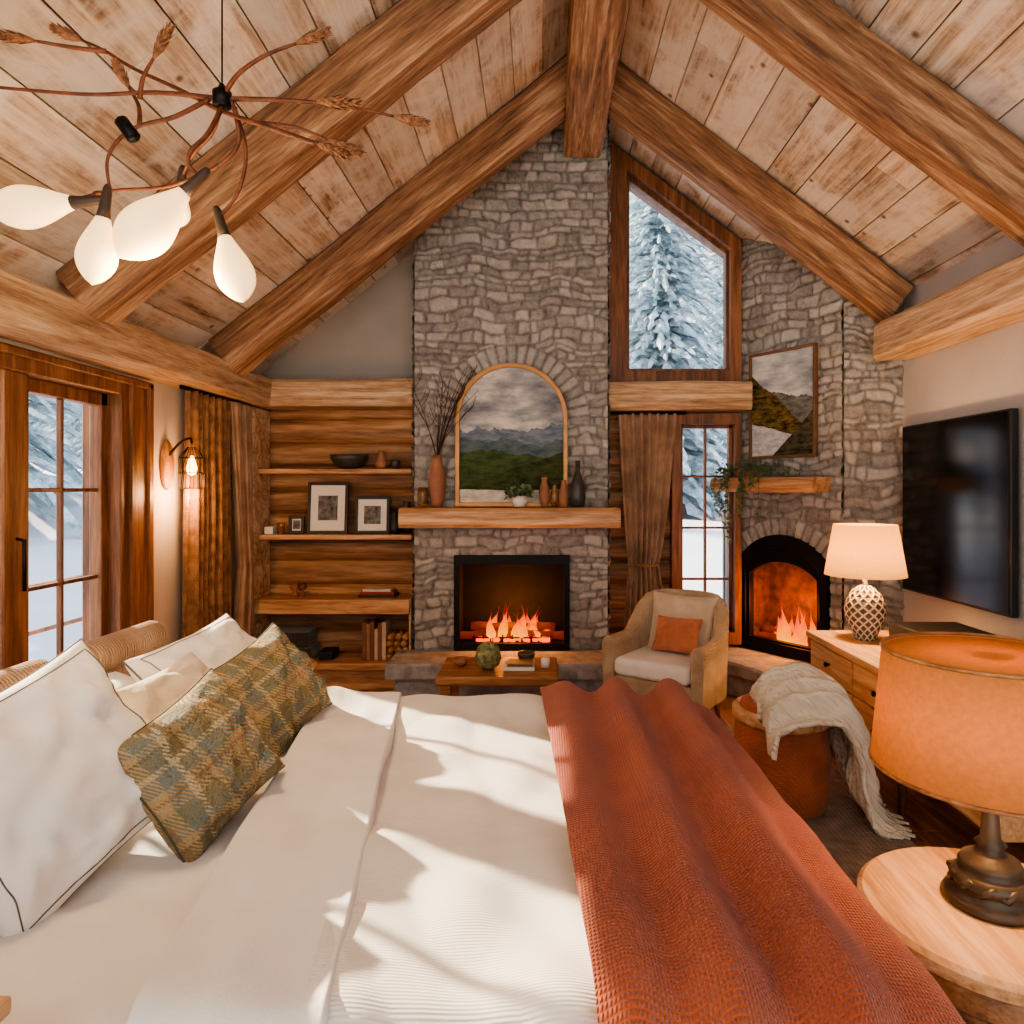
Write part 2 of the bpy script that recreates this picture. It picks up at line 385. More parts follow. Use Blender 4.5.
boxes('casing',[(XL-.16,XL+.035,3.45,3.74,0,1.97),(XL-.16,XL+.035,1.16,3.45,1.87,1.97),(XL-.14,XL+.03,2.70,2.84,0,1.87),(XL-.16,XL+.035,1.16,1.26,0,1.87)],M_frame,wd,.006)
boxes('casing_moulding',[(XL+.03,XL+.05,3.52,3.56,0,1.94),(XL+.03,XL+.05,1.2,3.72,1.93,1.96),(XL+.03,XL+.05,3.68,3.72,0,1.96)],M_frame,wd,.004)
def leaf(nm,ya,yb,cols):
    st=.05;bl=[(XL-.09,XL-.03,ya,ya+st,0.02,1.87),(XL-.09,XL-.03,yb-st,yb,0.02,1.87),(XL-.09,XL-.03,ya,yb,1.81,1.87),(XL-.09,XL-.03,ya,yb,.02,.56)]
    for i in range(1,cols):
        yy=ya+(yb-ya)*i/cols; bl.append((XL-.074,XL-.046,yy-.009,yy+.009,.56,1.81))
    for zz in (.98,1.4): bl.append((XL-.074,XL-.046,ya,yb,zz-.009,zz+.009))
    boxes(nm,bl,M_frame,wd,.004)
    box(nm+'_glass',(XL-.062,XL-.058,ya+.03,yb-.03,.56,1.82),M_glass,wd,0)
leaf('leaf_a',2.85,3.45,2); leaf('leaf_b',1.98,2.70,2); leaf('leaf_c',1.26,1.98,2)
tube('door_handle',[(XL-.03,2.77,1.22),(XL+.06,2.77,1.2),(XL+.06,2.77,1.0)],.008,M_dark,wd)
rough_beam('trim_1',(-2.0,YF,2.085),(-2.0,5.0,2.085),.22,.2,M_beamlt,None,seed=3)
boxes('wall_right',[(XR,XR+.15,YF,YB,0,roof(XR))],M_plasterR,None,0)
box('baseboard_right',(XR-.018,XR,YF,4.3,0,.14),M_white,None,.004)
box('baseboard_left',(XL,XL+.018,3.78,4.9,0,.12),M_frame,None,.004)
rough_beam('trim_2',(2.18,YF,2.31),(2.18,4.30,2.31),.26,.22,M_beamlt,None,seed=5)
rb=empty('ridge_beam'); rough_beam('timber',(RX,YF,3.92),(RX,4.83,3.92),.26,.46,M_beam,rb,seed=6)
for k,yy in enumerate((4.34,3.0,1.5,-.1)):
    r=empty('rafter' if k==0 else 'rafter.%03d'%k)
    nl=Vector((.8/1.28,0,-1/1.28)); nr=Vector((-.6,0,-.8))
    rough_beam('timber_left',Vector((RX-.13,yy,roof(RX-.13)))+nl*.125,Vector((XL+.08,yy,roof(XL+.08)))+nl*.125,.2,.24,M_beam,r,up=(.62,0,.78),seed=10+k)
    rough_beam('timber_right',Vector((RX+.13,yy,roof(RX+.13)))+nr*.125,Vector((XR-.02,yy,roof(XR)))+nr*.125,.2,.24,M_beam,r,up=(-.6,0,.8),seed=20+k)
w2=empty('window_2')
ring('frame',[(.48,2.18),(1.47,2.18),(1.47,3.22),(.48,3.97)],[(.635,2.27),(1.39,2.27),(1.39,3.16),(.635,3.74)],5.1,5.3,M_frame,w2)
ring('sash',[(.62,2.25),(1.41,2.25),(1.41,3.18),(.62,3.77)],[(.66,2.295),(1.37,2.295),(1.37,3.14),(.66,3.68)],5.16,5.24,M_frame,w2)
prism('glass',[(.64,2.28),(1.38,2.28),(1.38,3.16),(.64,3.72)],5.2,5.205,M_glass,w2)
w3=empty('window_3')
ring('frame',rect(.96,1.47,.27,1.96),rect(1.03,1.42,.36,1.88),5.1,5.3,M_frame,w3)
bl=[(1.217,1.233,5.18,5.22,.36,1.88)]+[(1.03,1.42,5.18,5.22,z-.008,z+.008) for z in (.74,1.12,1.5)]
boxes('muntins',bl+[(1.03,1.055,5.17,5.23,.36,1.88),(1.395,1.42,5.17,5.23,.36,1.88),(1.03,1.42,5.17,5.23,.36,.39),(1.03,1.42,5.17,5.23,1.855,1.88)],M_frame,w3,.002)
box('glass',(1.03,1.42,5.198,5.202,.36,1.88),M_glass,w3,0)
# ------------------------------------------------------------ stone panels
def vnoise(u,v,fr,seed):
    r=np.random.RandomState(seed).rand(64,64); a=u*fr+100; b=v*fr+100
    i=np.floor(a).astype(int); j=np.floor(b).astype(int); fu=a-i; fv=b-j; fu=fu*fu*(3-2*fu); fv=fv*fv*(3-2*fv)
    g=lambda p,q:r[p%64,q%64]
    return (g(i,j)*(1-fu)+g(i+1,j)*fu)*(1-fv)+(g(i,j+1)*(1-fu)+g(i+1,j+1)*fu)*fv
def stone_panel(name,W,z0,z1,seed,M,parent,hole=None,archs=(),res=.0092,depth=.022,rowh=(.035,.085),colw=(.055,.18),clamp=True):
    nu=max(2,int(W/res)); nv=int((z1-z0)/res)
    U,V=np.meshgrid(np.linspace(0,W,nu+1),np.linspace(z0,z1,nv+1))
    r=np.random.RandomState(seed)
    u=U+.05*(vnoise(U,V,7,seed)-.5)+.02*(vnoise(U,V,18,seed+1)-.5)
    v=V+.065*(vnoise(U,V,5,seed+2)-.5)+.024*(vnoise(U,V,15,seed+3)-.5)
    rows=[z0-.2]
    while rows[-1]<z1+.3: rows.append(rows[-1]+r.uniform(*rowh))
    rows=np.array(rows); ri=np.searchsorted(rows,v)-1; ri=np.clip(ri,0,len(rows)-2)
    dv=np.minimum(v-rows[ri],rows[ri+1]-v); du=np.zeros_like(u); sh=np.zeros_like(u); hh=np.zeros_like(u)
    for k in range(len(rows)-1):
        mk=ri==k
        if not mk.any(): continue
        cb=[-.4-r.rand()*.2]
        while cb[-1]<W+.4: cb.append(cb[-1]+r.uniform(*colw)*(1 if r.rand()>.25 else .55))
        cb=np.array(cb); ci=np.clip(np.searchsorted(cb,u[mk])-1,0,len(cb)-2)
        du[mk]=np.minimum(u[mk]-cb[ci],cb[ci+1]-u[mk]); sv=r.rand(len(cb)); hv=r.rand(len(cb)); sh[mk]=sv[ci]; hh[mk]=hv[ci]
    for (cx,cz,R,wd,n,amax) in archs:
        dx=U-cx; dz=V-cz; rr=np.hypot(dx,dz); an=np.arctan2(dx,dz)
        mk=(rr>R-.02)&(rr<R+wd)&(np.abs(an)<amax)
        t=(an+amax)/(2*amax)*n; i=np.floor(t).astype(int); ft=t-i; sv=r.rand(n+2); hv=r.rand(n+2)
        du2=np.minimum(ft,1-ft)*2*amax/n*rr; dv2=np.minimum(np.maximum(rr-R+.02,0),R+wd-rr)
        du=np.where(mk,du2,du); dv=np.where(mk,dv2,dv); sh=np.where(mk,sv[i%(n+1)]*.7+.2,sh); hh=np.where(mk,hv[i%(n+1)]*.4+.6,hh)
    du=np.maximum(du,0);dv=np.maximum(dv,0)
    e=np.sqrt(1/(1/(du*du+1e-8)+1/(dv*dv+1e-8)))
    t=np.clip(e/.013,0,1); t=t*t*(3-2*t)
    H=t*(depth*.5+depth*.6*hh)+(vnoise(U,V,25,seed+5)-.5)*.012*t+(vnoise(U,V,60,seed+6)-.5)*.006
    shade=(.25+.5*sh)*t+.16*(1-t)
    keep=np.ones((nv,nu),bool)
    if clamp:
        wx=M[0][3]+M[0][0]*U
        rz=np.where(wx<RX,RZ-.8*(RX-wx),RZ-.75*(wx-RX))+.01
        over=V>rz; V=np.minimum(V,rz)
        keep&=~(over[:-1,:-1]&over[1:,1:]&over[:-1,1:]&over[1:,:-1])
    if hole is not None:
        Uc=(U[:-1,:-1]+U[1:,1:])/2; Vc=(V[:-1,:-1]+V[1:,1:])/2; keep&=~hole(Uc,Vc)
    vs=np.stack([U,-H,V],-1).reshape(-1,3)
    idx=np.arange((nu+1)*(nv+1)).reshape(nv+1,nu+1)
    q=np.stack([idx[:-1,:-1],idx[:-1,1:],idx[1:,1:],idx[1:,:-1]],-1)[keep]
    me=bpy.data.meshes.new(name); me.from_pydata(vs.tolist(),[],q.tolist()); me.materials.append(M_stone)
    a=me.attributes.new('shade','FLOAT','POINT'); a.data.foreach_set('value',shade.reshape(-1).astype(np.float32))
    me.polygons.foreach_set('use_smooth',[True]*len(me.polygons)); me.update()
    o=bpy.data.objects.new(name,me); COL.objects.link(o); o.parent=parent; o.matrix_local=M
    return o
def face(x,y,ang): return Matrix.Translation((x,y,0))@Matrix.Rotation(ang,4,'Z')
CX0,CX1,CY=-.87,.47,4.87
sf=empty('stone_fireplace')
F0,F1,G0,G1=-.585,.195,.30,.93
stone_panel('front',CX1-CX0,0,4.2,11,face(CX0,CY,0),sf,hole=lambda u,v:(u>F0-CX0)&(u<F1-CX0)&(v>G0)&(v<G1),
    archs=[(-.195-CX0,1.86,.42,.13,23,1.6)])
stone_panel('side_left',YB-CY,0,3.6,12,face(CX0,YB,-PI/2),sf,clamp=True)
stone_panel('side_right',YB-CY,0,4.03,13,face(CX1,CY,PI/2),sf,clamp=True)
boxes('core',[(CX0+.005,F0,CY+.005,YB-.001,0,3.2),(F1,CX1-.005,CY+.005,YB-.001,0,3.9),(F0,F1,CY+.005,YB-.001,G1,3.4),(F0,F1,CY+.005,YB-.001,0,G0)],M_mortar,sf,0)
boxes('firebox',[(F0,F1,5.15,5.19,G0,G1),(F0,F0+.02,CY,5.15,G0,G1),(F1-.02,F1,CY,5.15,G0,G1),(F0,F1,CY,5.15,G1-.02,G1),(F0,F1,CY,5.15,G0,G0+.02)],M_soot,sf,0)
ring('firebox_frame',rect(F0-.01,F1+.01,G0-.02,G1+.02),rect(F0+.03,F1-.03,G0+.04,G1-.05),CY-.04,CY-.0,M_dark,sf)
rough_beam('mantel',(-.93,4.75,1.215),(.53,4.75,1.215),.32,.13,M_shelf,sf,amp=.006,seed=31)
def slab(name,poly,z0,z1,mat,parent,amp=.01,seed=0):
    pts=[]
    n=len(poly)
    for i in range(n):
        a=Vector(poly[i]);b=Vector(poly[(i+1)%n]); k=max(2,int((b-a).length/.06))
        for j in range(k): pts.append(a+(b-a)*j/k)
    m=len(pts); cx=sum((p for p in pts),Vector((0,0)))/m; vs=[];fs=[]
    lv=[(z0,0),(z0+.012,1),(z1-.015,1),(z1,0)]
    for (z,o) in lv:
        for p in pts:
            d=(p-cx).normalized(); q=noise.noise(Vector((p.x*9,p.y*9,z*6+seed)))*amp+(0.012 if o else 0)
            vs.append((p.x+d.x*q,p.y+d.y*q,z))
    for l in range(len(lv)-1):
        for i in range(m): j=(i+1)%m; fs.append((l*m+i,l*m+j,(l+1)*m+j,(l+1)*m+i))
    fs.append(tuple(reversed(range(m)))); fs.append(tuple((len(lv)-1)*m+i for i in range(m)))
    return mesh(name,vs,fs,mat,parent)
def stone_flat():
    m,nt,b=newmat('hearth_stone'); tc=N(nt,'ShaderNodeTexCoord')
    n=N(nt,'ShaderNodeTexNoise',{'Vector':tc.outputs['Object'],'Scale':9.,'Detail':6.,'Roughness':.7})
    L(nt,ramp(nt,n.outputs[0],[(.3,c(112,112,112)),(.6,c(166,165,163)),(.8,c(192,190,186))]),b.inputs['Base Color']); b.inputs['Roughness'].default_value=.75
    bump(nt,b,n.outputs[0],.7,.02); return m
M_hst=stone_flat()
slab('hearth',[(-.98,4.46),(.43,4.46),(.43,CY),(-.98,CY)],.19,.29,M_hst,sf,seed=1)
slab('hearth_base',[(-.93,4.52),(.39,4.52),(.39,CY),(-.93,CY)],0,.19,M_hst,sf,seed=2)
def fire(nm,cx,cy,z,w,h,ang,seed,lp,par,rot=0):
    r=random.Random(seed); f=empty(nm,(cx,cy,z),ang,par)
    for i in range(5):
        a=r.uniform(-.3,.3); xx=(i-2)*w*.2; l=w*.36
        y=r.uniform(-.03,.05); zz=.035+(i%2)*.05
        pts=[(xx-l*math.cos(a)*(1-2*t/8),y+l*math.sin(a)*(1-2*t/8)*.4,zz+r.uniform(-.004,.004)+.02*math.sin(a*5)*(t/8-.5)) for t in range(9)]
        tube('log_%d'%i,pts,[.03+r.uniform(-.004,.004) for _ in range(9)],M_charlog,f,10)
    tubes('grate',[([(-w*.5+k*w*.125,-.09,.05),(-w*.5+k*w*.125,-.09,0),(-w*.5+k*w*.125,.1,0)],.006) for k in range(9)]+[([(-w*.52,-.09,.03),(w*.52,-.09,.03)],.006)],M_dark,f)
    ev=[];ef=[]
    for i in range(70):
        x=r.uniform(-w*.5,w*.5); y=r.uniform(-.1,.08); s=r.uniform(.008,.02); k=len(ev)
        ev+=boxv(x-s,x+s,y-s,y+s,.002,.002+s*1.5); ef+=[tuple(q+k for q in ff) for ff in BF]
    mesh('embers',ev,ef,M_ember,f)
    for i in range(20):
        x=r.gauss(0,w*.23); x=max(-w*.46,min(w*.46,x)); hh=h*(1-(abs(x)/(w*.55))**1.3*.75)*r.uniform(.45,1); R=r.uniform(.022,.046)*(w/.5)
        y=r.uniform(-.08,.06); ph=r.uniform(0,6); lean=r.uniform(-.06,.06); pts=[];rad=[]
        for t in range(15):
            s=t/14; pts.append((x+lean*s+.022*math.sin(ph+s*4.5)*s,y+.012*math.cos(ph+s*4)*s,.03+hh*s)); rad.append(max(.0008,R*(math.sin(PI*min(1,s*1.1+.2))*.7+.3*(1-s))*(1-s)**.8))
        tube('flame_%d'%i,pts,rad,M_flame,f,10)
    l=bpy.data.lights.new(nm+'_glow','POINT'); l.energy=lp; l.color=(1,.30,.06); l.shadow_soft_size=.08
    lo=bpy.data.objects.new(nm+'_glow',l); COL.objects.link(lo); lo.parent=f; lo.location=(0,-.12,h*.8)
    return f
fire('log_fire',-.195,5.02,G0+.03,.54,.30,0,4,11,sf)
A=(1.47,5.2);B=(1.95,4.5)
cf=empty('corner_stone_fireplace')
angA=math.atan2(-.7,.48); WA=math.hypot(.7,.48)
MA=face(A[0],A[1],angA)
a0,a1,az0,azs,rise=.06,.745,.27,.9,.17
def holeA(u,v):
    cx=(a0+a1)/2; hw=(a1-a0)/2; R=(hw*hw+rise*rise)/(2*rise)
    top=azs+rise-R+np.sqrt(np.maximum(R*R-(u-cx)**2,0))
    return (u>a0)&(u<a1)&(v>az0)&(v<top)
hwA=(a1-a0)/2; RA=(hwA**2+rise**2)/(2*rise)
stone_panel('face',WA,0,3.4,21,MA,cf,hole=holeA,archs=[((a0+a1)/2,azs+rise-RA,RA+.02,.12,17,math.asin(min(1,(hwA+.05)/(RA+.02)))+.05)])
stone_panel('return_face',math.hypot(.35,.06)+.01,0,3.0,22,face(B[0],B[1],math.atan2(-.06,.35)),cf)
boxes('firebox_sides',[(a0-.02,a0,.012,.33,az0,1.12),(a1,a1+.02,.012,.33,az0,1.12),(a0,a1,.012,.33,az0-.03,az0),(a0,a1,.012,.33,1.12,1.15)],M_fbrick,cf,0,M=MA)
boxes('firebox_back',[(a0,a1,.3,.33,az0-.02,1.12)],M_fbrick,cf,0,M=MA)
ring('arched_frame',arch(a0-.02,a1+.02,az0-.02,azs,rise+.02),arch(a0+.045,a1-.045,az0+.06,azs-.04,rise-.03),-.045,.012,M_dark,cf,MA)
ring('arched_hood',arch(a0+.035,a1-.035,az0+.04,azs-.04,rise-.03),arch(a0+.07,a1-.07,az0+.075,azs-.10,rise-.07),-.03,.02,M_dark,cf,MA)
rough_beam('mantel',MA@Vector((-.08,-.1,1.435)),MA@Vector((WA-.08,-.1,1.435)),.22,.1,M_shelf,cf,amp=.008,seed=33)
slab('hearth',[(A[0]-.36,5.18),(1.20,4.82),(1.50,4.30),(1.58,4.12),(2.28,4.12),(2.28,4.42),(1.96,4.46),(1.46,5.18)],.16,.25,M_hst,cf,seed=3)
slab('hearth_base',[(A[0]-.3,5.18),(1.26,4.84),(1.56,4.34),(1.64,4.18),(2.26,4.18),(2.26,4.42),(1.96,4.46),(1.46,5.18)],0,.16,M_hst,cf,seed=4)
pf=MA@Vector(((a0+a1)/2-.02,.16,az0+.01))
fire('log_fire',pf.x,pf.y,pf.z,.54,.36,angA,9,13,cf)
cp=(c(110,116,124),c(168,170,170),c(226,220,208),[(.55,.34,5,0,c(96,110,126),c(132,144,154)),(.46,.26,4,0,c(76,90,100),c(104,120,118)),(.37,.26,2.6,-.1,c(56,72,50),c(86,102,64)),(.27,.2,2.0,.35,c(48,58,36),c(78,86,54)),(.12,.06,2,.0,c(180,174,162),c(222,216,204))])
ap=empty('arched_painting',(-.195,4.80,1.285))
ring('frame',arch(-.385,.385,0,.6,.385,28),arch(-.355,.355,.03,.6,.355,28),-.02,.03,simple('gilt_wood',c(196,142,82),.4,.2),ap)
prism('canvas',arch(-.36,.36,.02,.6,.36,28),.0,.02,painting('landscape_arch',0,.97,cp),ap)
pp=(c(128,138,150),c(184,190,194),c(226,224,218),[(.60,.3,3.5,-.2,c(84,90,92),c(128,130,124)),(.5,.25,3,-.85,c(46,44,30),c(132,112,66)),(.24,.08,3,-.3,c(168,174,180),c(222,224,222)),(.12,.12,4,.9,c(44,44,36),c(96,90,72))])
fp=empty('framed_landscape_painting',MA@Vector((.42,-.05,1.62)),angA)
ring('frame',rect(-.27,.27,0,.75),rect(-.25,.25,.02,.73),-.015,.02,simple('brown_frame',c(116,84,60),.5),fp)
prism('canvas',rect(-.255,.255,.015,.735),0,.015,painting('landscape_2',0,.75,pp),fp)
# ------------------------------------------------------------ bookcase
bc=empty('built_in_bookcase')
X0,X1,Y0,Y1=-1.985,-.905,4.9,5.15
for i,(z,t,yy) in enumerate(((1.55,.035,4.93),(1.085,.035,4.93),(.64,.1,4.84),(.2,.05,4.84))):
    box('shelf_%d'%i,(X0,X1,yy,Y1,z-t,z),M_shelf,bc,.006)
boxes('uprights',[(X0-.03,X0,4.86,Y1,0,1.98),(X1-.01,X1+.006,4.88,Y1,0,.64)],M_beamlt,bc,.005)
box('plinth',(X0,X1,4.9,Y1,0,.15),M_shelf,bc,.004)
M_ceram=simple('dark_ceramic',c(66,64,62),.4); M_terr=simple('terracotta_clay',c(160,112,84),.7,bs_=.3)
M_gl=simple('amber_glass',c(190,140,80),.15); M_gl.node_tree.nodes['Principled BSDF'].inputs['Transmission Weight'].default_value=.7
M_paper=simple('paper',c(232,228,220),.8,var=.02); M_basket=fabric('dark_basket',c(84,78,74),c(56,52,50),[('Z',20.),('X',20.)],1.0)
def pframe(nm,x,w,h,z,y=5.0,fw=.022):
    e=empty(nm,(x,y,z)); e.rotation_euler=(-.1,0,0)
    ring('frame',rect(-w/2,w/2,0,h),rect(-w/2+fw,w/2-fw,fw,h-fw),-.01,.01,M_blackm,e,bevel=.002)
    box('mount',(-w/2+.01,w/2-.01,.0,.006,.01,h-.01),M_paper,e,0)
    box('print',(-w*.24,w*.24,-.002,.0,h*.26,h*.74),simple('print_ink',c(110,110,108),.7,var=.6,nscale=25),e,0)
pframe('picture_frame',-1.52,.29,.37,1.087); pframe('picture_frame.001',-1.2,.25,.27,1.087)
pframe('picture_frame.002',-1.74,.11,.13,1.087); 
lathe('serving_bowl',[(.03,0),(.09,.02),(.13,.07),(.135,.1),(.125,.1),(.08,.04),(0,.03)],M_ceram,None,(-1.37,5.03,1.551))
lathe('small_vase',[(.03,0),(.045,.03),(.03,.08),(.018,.11),(.025,.13)],M_terr,None,(-1.14,5.03,1.551))
lathe('small_pot',[(.03,0),(.035,.06),(.03,.065)],M_ceram,None,(-1.04,5.03,1.551))
lathe('clay_jar',[(.03,0),(.045,.04),(.035,.1),(.02,.14),(.028,.16)],M_blackm,None,(-1.03,4.97,1.087))
lathe('clay_jar.001',[(.03,0),(.05,.06),(.04,.14),(.022,.2),(.03,.23)],M_ceram,None,(-.965,5.07,1.087))
lathe('candle_holder',[(.025,0),(.03,.07),(.028,.08)],M_gl,None,(-1.85,5.0,1.087))
boxes('stacked_boxes',[(-1.95,-1.89,4.95,5.05,1.087,1.14)],M_paper,None,.003)
tb=empty('decor_cups')
for i,x in enumerate((-1.75,-1.70)): lathe('cup_%d'%i,[(.02,0),(.025,.02),(.012,.035),(.035,.06),(.036,.09),(.03,.08),(0,.05)],M_terr if i==0 else M_gl,tb,(x,5.0,.641))
tr=empty('book_stack'); 
for i,(w,cc) in enumerate(((.13,c(60,45,38)),(.12,c(150,60,40)),(.1,c(210,200,180)))): box('book_%d'%i,(-1.15-w,-1.15+w,4.93,5.08,.642+i*.02,.66+i*.02),simple('book%d'%i,cc,.6),tr,.002)
sb=empty('storage_basket')
for i,(a,b2,z) in enumerate(((-1.96,-1.6,.202),(-1.93,-1.62,.31))): box('tray_%d'%i,(a,b2,4.88,5.1,z,z+.095),M_basket,sb,.01)
box('storage_box',(-1.56,-1.46,4.92,5.1,.202,.26),M_blackm,None,.005)
bk=empty('upright_books'); xx=-1.25
for i in range(6):
    w=random.uniform(.018,.03); h=random.uniform(.2,.28); box('book_%d'%i,(xx,xx+w,4.92,5.08,.202,.202+h),simple('bk%d'%i,random.choice([c(130,90,70),c(200,180,150),c(90,75,65),c(170,130,95)]),.7),bk,.002); xx+=w+.002
fw=empty('firewood_stack')
for r_ in range(4):
    for q in range(3):
        tube('log_%d_%d'%(r_,q),[(-1.055+q*.05+.01*(r_%2),4.9,.228+r_*.046),(-1.055+q*.05+.01*(r_%2),5.1,.228+r_*.046)],.023,M_oakz,fw,9)
# ------------------------------------------------------------ mantel decor
mz=1.287
vv=empty('vase_with_branches',(-.70,4.76,mz))
lathe('vase',[(.035,0),(.05,.05),(.058,.14),(.05,.24),(.03,.31),(.034,.35),(.028,.34),(.02,.3)],M_terr,vv)
br=[]
rr=random.Random(2)
for i in range(14):
    a=rr.uniform(-1,1); b2=rr.uniform(-.35,.1); ln=rr.uniform(.25,.55)
    p=[(0,0,.3),(a*.05,b2*.1,.45),(a*.16,b2*.2,.45+ln*.5),(a*.3+rr.uniform(-.03,.03),b2*.25,.42+ln)]
    P=smoothpath(p,4); br.append((P,[.004-.003*k/len(P) for k in range(len(P))]))
    for k in (6,8,10):
        if k<len(P): q=P[k]; s=rr.choice((-1,1)); br.append(([q,q+Vector((s*.04,0,.05)),q+Vector((s*.06,0,.11))],.0016))
tubes('branches',br,simple('twig',c(60,40,28),.8),vv,5)
lathe('candle_jar',[(.03,0),(.035,.01),(.035,.12),(.03,.13),(.03,.02),(0,.02)],M_gl,None,(-.79,4.72,mz))
pl=empty('potted_succulent',(-.135,4.68,mz))
lathe('pot',[(.035,0),(.048,.03),(.05,.07),(.045,.07),(.04,.05),(0,.05)],M_white,pl)
def leaves(name,pts,size,mat,parent,seed=1,droop=.2):
    r=random.Random(seed); vs=[];fs=[]
    for p in pts:
        p=Vector(p); d=Vector((r.uniform(-1,1),r.uniform(-1,1),r.uniform(-.3,1))).normalized(); s=size*r.uniform(.6,1.2)
        sd=d.cross(Vector((r.uniform(-1,1),r.uniform(-1,1),1))).normalized()*s*.38; k=len(vs)
        vs+=[p,p+d*s*.5+sd,p+d*s+Vector((0,0,-droop*s)),p+d*s*.5-sd]; fs+=[(k,k+1,k+2,k+3)]
    return mesh(name,vs,fs,mat,parent)
M_leaf=simple('leaf_green',c(112,128,88),.6,var=.35,nscale=30)
leaves('leaves',[(rr.uniform(-.08,.08),rr.uniform(-.04,.04),.07+rr.uniform(0,.05)) for _ in range(160)],.05,M_leaf,pl)
for nm,x,prof,mt in (('clay_vase',.03,[(.02,0),(.036,.05),(.036,.12),(.018,.17),(.024,.2)],M_terr),('clay_vase.001',.1,[(.02,0),(.03,.04),(.026,.1),(.014,.14),(.018,.15)],M_gl),('clay_vase.002',.16,[(.025,0),(.036,.05),(.03,.1),(.016,.16),(.02,.18)],M_terr),('dark_bottle',.255,[(.04,0),(.052,.05),(.052,.14),(.03,.2),(.016,.24),(.018,.31)],M_ceram)):
    lathe(nm,prof,mt,None,(x,4.72,mz))
tp=empty('trailing_ivy',MA@Vector((.16,-.1,1.487)),angA)
lathe('planter',[(.05,0),(.06,.03),(.06,.07),(.05,.07),(.05,.04),(0,.04)],M_terr,tp,sx=1.8)
pts=[(rr.uniform(-.18,.20),rr.uniform(-.06,.05),.05+rr.uniform(0,.10)*rr.random()) for _ in range(200)]+[(rr.uniform(.1,.42),rr.uniform(-.06,.05),.01+rr.uniform(0,.05)) for _ in range(70)]; vines=[]
for i in range(14):
    x=rr.uniform(-.22,.3); ln=rr.uniform(.15,.48) if x<.05 else rr.uniform(.05,.3); P=smoothpath([(x,-.05,.07),(x+rr.uniform(-.02,.02),-.135,.03),(x+rr.uniform(-.03,.03),-.14,-ln*.5),(x+rr.uniform(-.04,.04),-.135,-ln)],5)
    vines.append((P,.002)); pts+=[p for p in P for _ in range(3)]
tubes('vines',vines,M_leaf,tp,4); leaves('leaves',pts,.032,M_leaf,tp,5,.5)
# ------------------------------------------------------------ curtains
def curtain(name,p0,p1,z0,z1,folds,amp,mat,tie=None,thick=.004,mode=0,seed=0):
    p0=Vector(p0);p1=Vector(p1); d=p1-p0; n=Vector((-d.y,d.x)).normalized(); nu=folds*10; nv=60; vs=[];fs=[]
    for j in range(nv+1):
        z=z0+(z1-z0)*j/nv
        sc=1;shift=0
        if tie:
            tz,ts,tx=tie; 
            if z>tz: k=((z-tz)/(z1-tz))**.7
            else: k=min(1,((tz-z)/.5))**.8*.55
            sc=ts+(1-ts)*k; shift=tx*(1-k)
        for i in range(nu+1):
            s=i/nu; a=amp*(1+.35*math.sin(3*s*PI+seed))*math.sin(2*PI*folds*s+.5*math.sin(z*2+seed))+.01*noise.noise(Vector((s*6,z*2,seed)))
            q=p0+d*(.5+(s-.5)*sc+shift)+n*a*(.6+.4*(1-(z-z0)/(z1-z0)))
            vs.append((q.x,q.y,z))
    for j in range(nv):
        for i in range(nu):
            k=j*(nu+1)+i; fs.append((k,k+1,k+nu+2,k+nu+1))
    o=mesh(name,vs,fs,mat,None,True); m=o.modifiers.new('s','SOLIDIFY'); m.thickness=thick; return o
cl=empty('curtain')
a=curtain('panel_front',(-2.0,3.98),(-2.0,4.5),.02,1.97,7,.035,M_curt,seed=1); a.parent=cl
a=curtain('panel_sheer',(-1.98,4.5),(-1.98,4.80),.02,1.97,5,.03,M_curt2,tie=(.9,.55,.25),seed=2); a.parent=cl
tube('rod',[(-2.0,3.9,1.975),(-2.0,4.83,1.975)],.012,M_dark,cl)
cr_=empty('curtain.001')
a=curtain('panel',(.57,5.04),(.99,5.04),.02,1.95,7,.032,M_curt2,tie=(.86,.5,-.08),seed=4); a.parent=cr_
tube('rod',[(.5,5.04,1.955),(1.05,5.04,1.955)],.012,M_dark,cr_)
tube('tieback',[(.78-.04+.105*math.cos(t*PI/6),5.04+.05*math.sin(t*PI/6),.86) for t in range(13)],.012,M_curt,cr_)
# ------------------------------------------------------------ wall sconce
sc=empty('wall_sconce',(XL,3.92,1.54))
lathe('plaque',[(.0,0),(.055,0),(.062,.01),(.055,.025),(0,.028)],M_oakz,sc,M=Matrix.Rotation(PI/2,4,'Y')@Matrix.Diagonal((2.3,1.,1,1)))
tube('arm',smoothpath([(.02,0,.05),(.08,0,.12),(.14,0,.15),(.15,0,.12)],5),.007,M_dark,sc)
lst=[]
for k in range(10):
    a=2*PI*k/10; lst.append(([(.15+.02*math.cos(a),.02*math.sin(a),.1),(.15+.065*math.cos(a),.065*math.sin(a),.04),(.15+.065*math.cos(a),.065*math.sin(a),-.13)],.0022))
for z in (.04,-.045,-.13): lst.append(([(.15+.065*math.cos(2*PI*k/16),.065*math.sin(2*PI*k/16),z) for k in range(17)],.003))
tubes('cage',lst,M_dark,sc,5)
lathe('bulb',[(.0,-.06),(.02,-.05),(.028,-.02),(.015,.03),(.01,.05)],M_filament,sc,(.15,0,0))
def pt(nm,loc,e,col=(1,.75,.45),r=.04):
    l=bpy.data.lights.new(nm,'POINT'); l.energy=e; l.color=col; l.shadow_soft_size=r
    o=bpy.data.objects.new(nm,l); COL.objects.link(o); o.location=loc; return o
o=pt('sconce_light',(.15,0,-.16),10,(1,.50,.20)); o.parent=sc
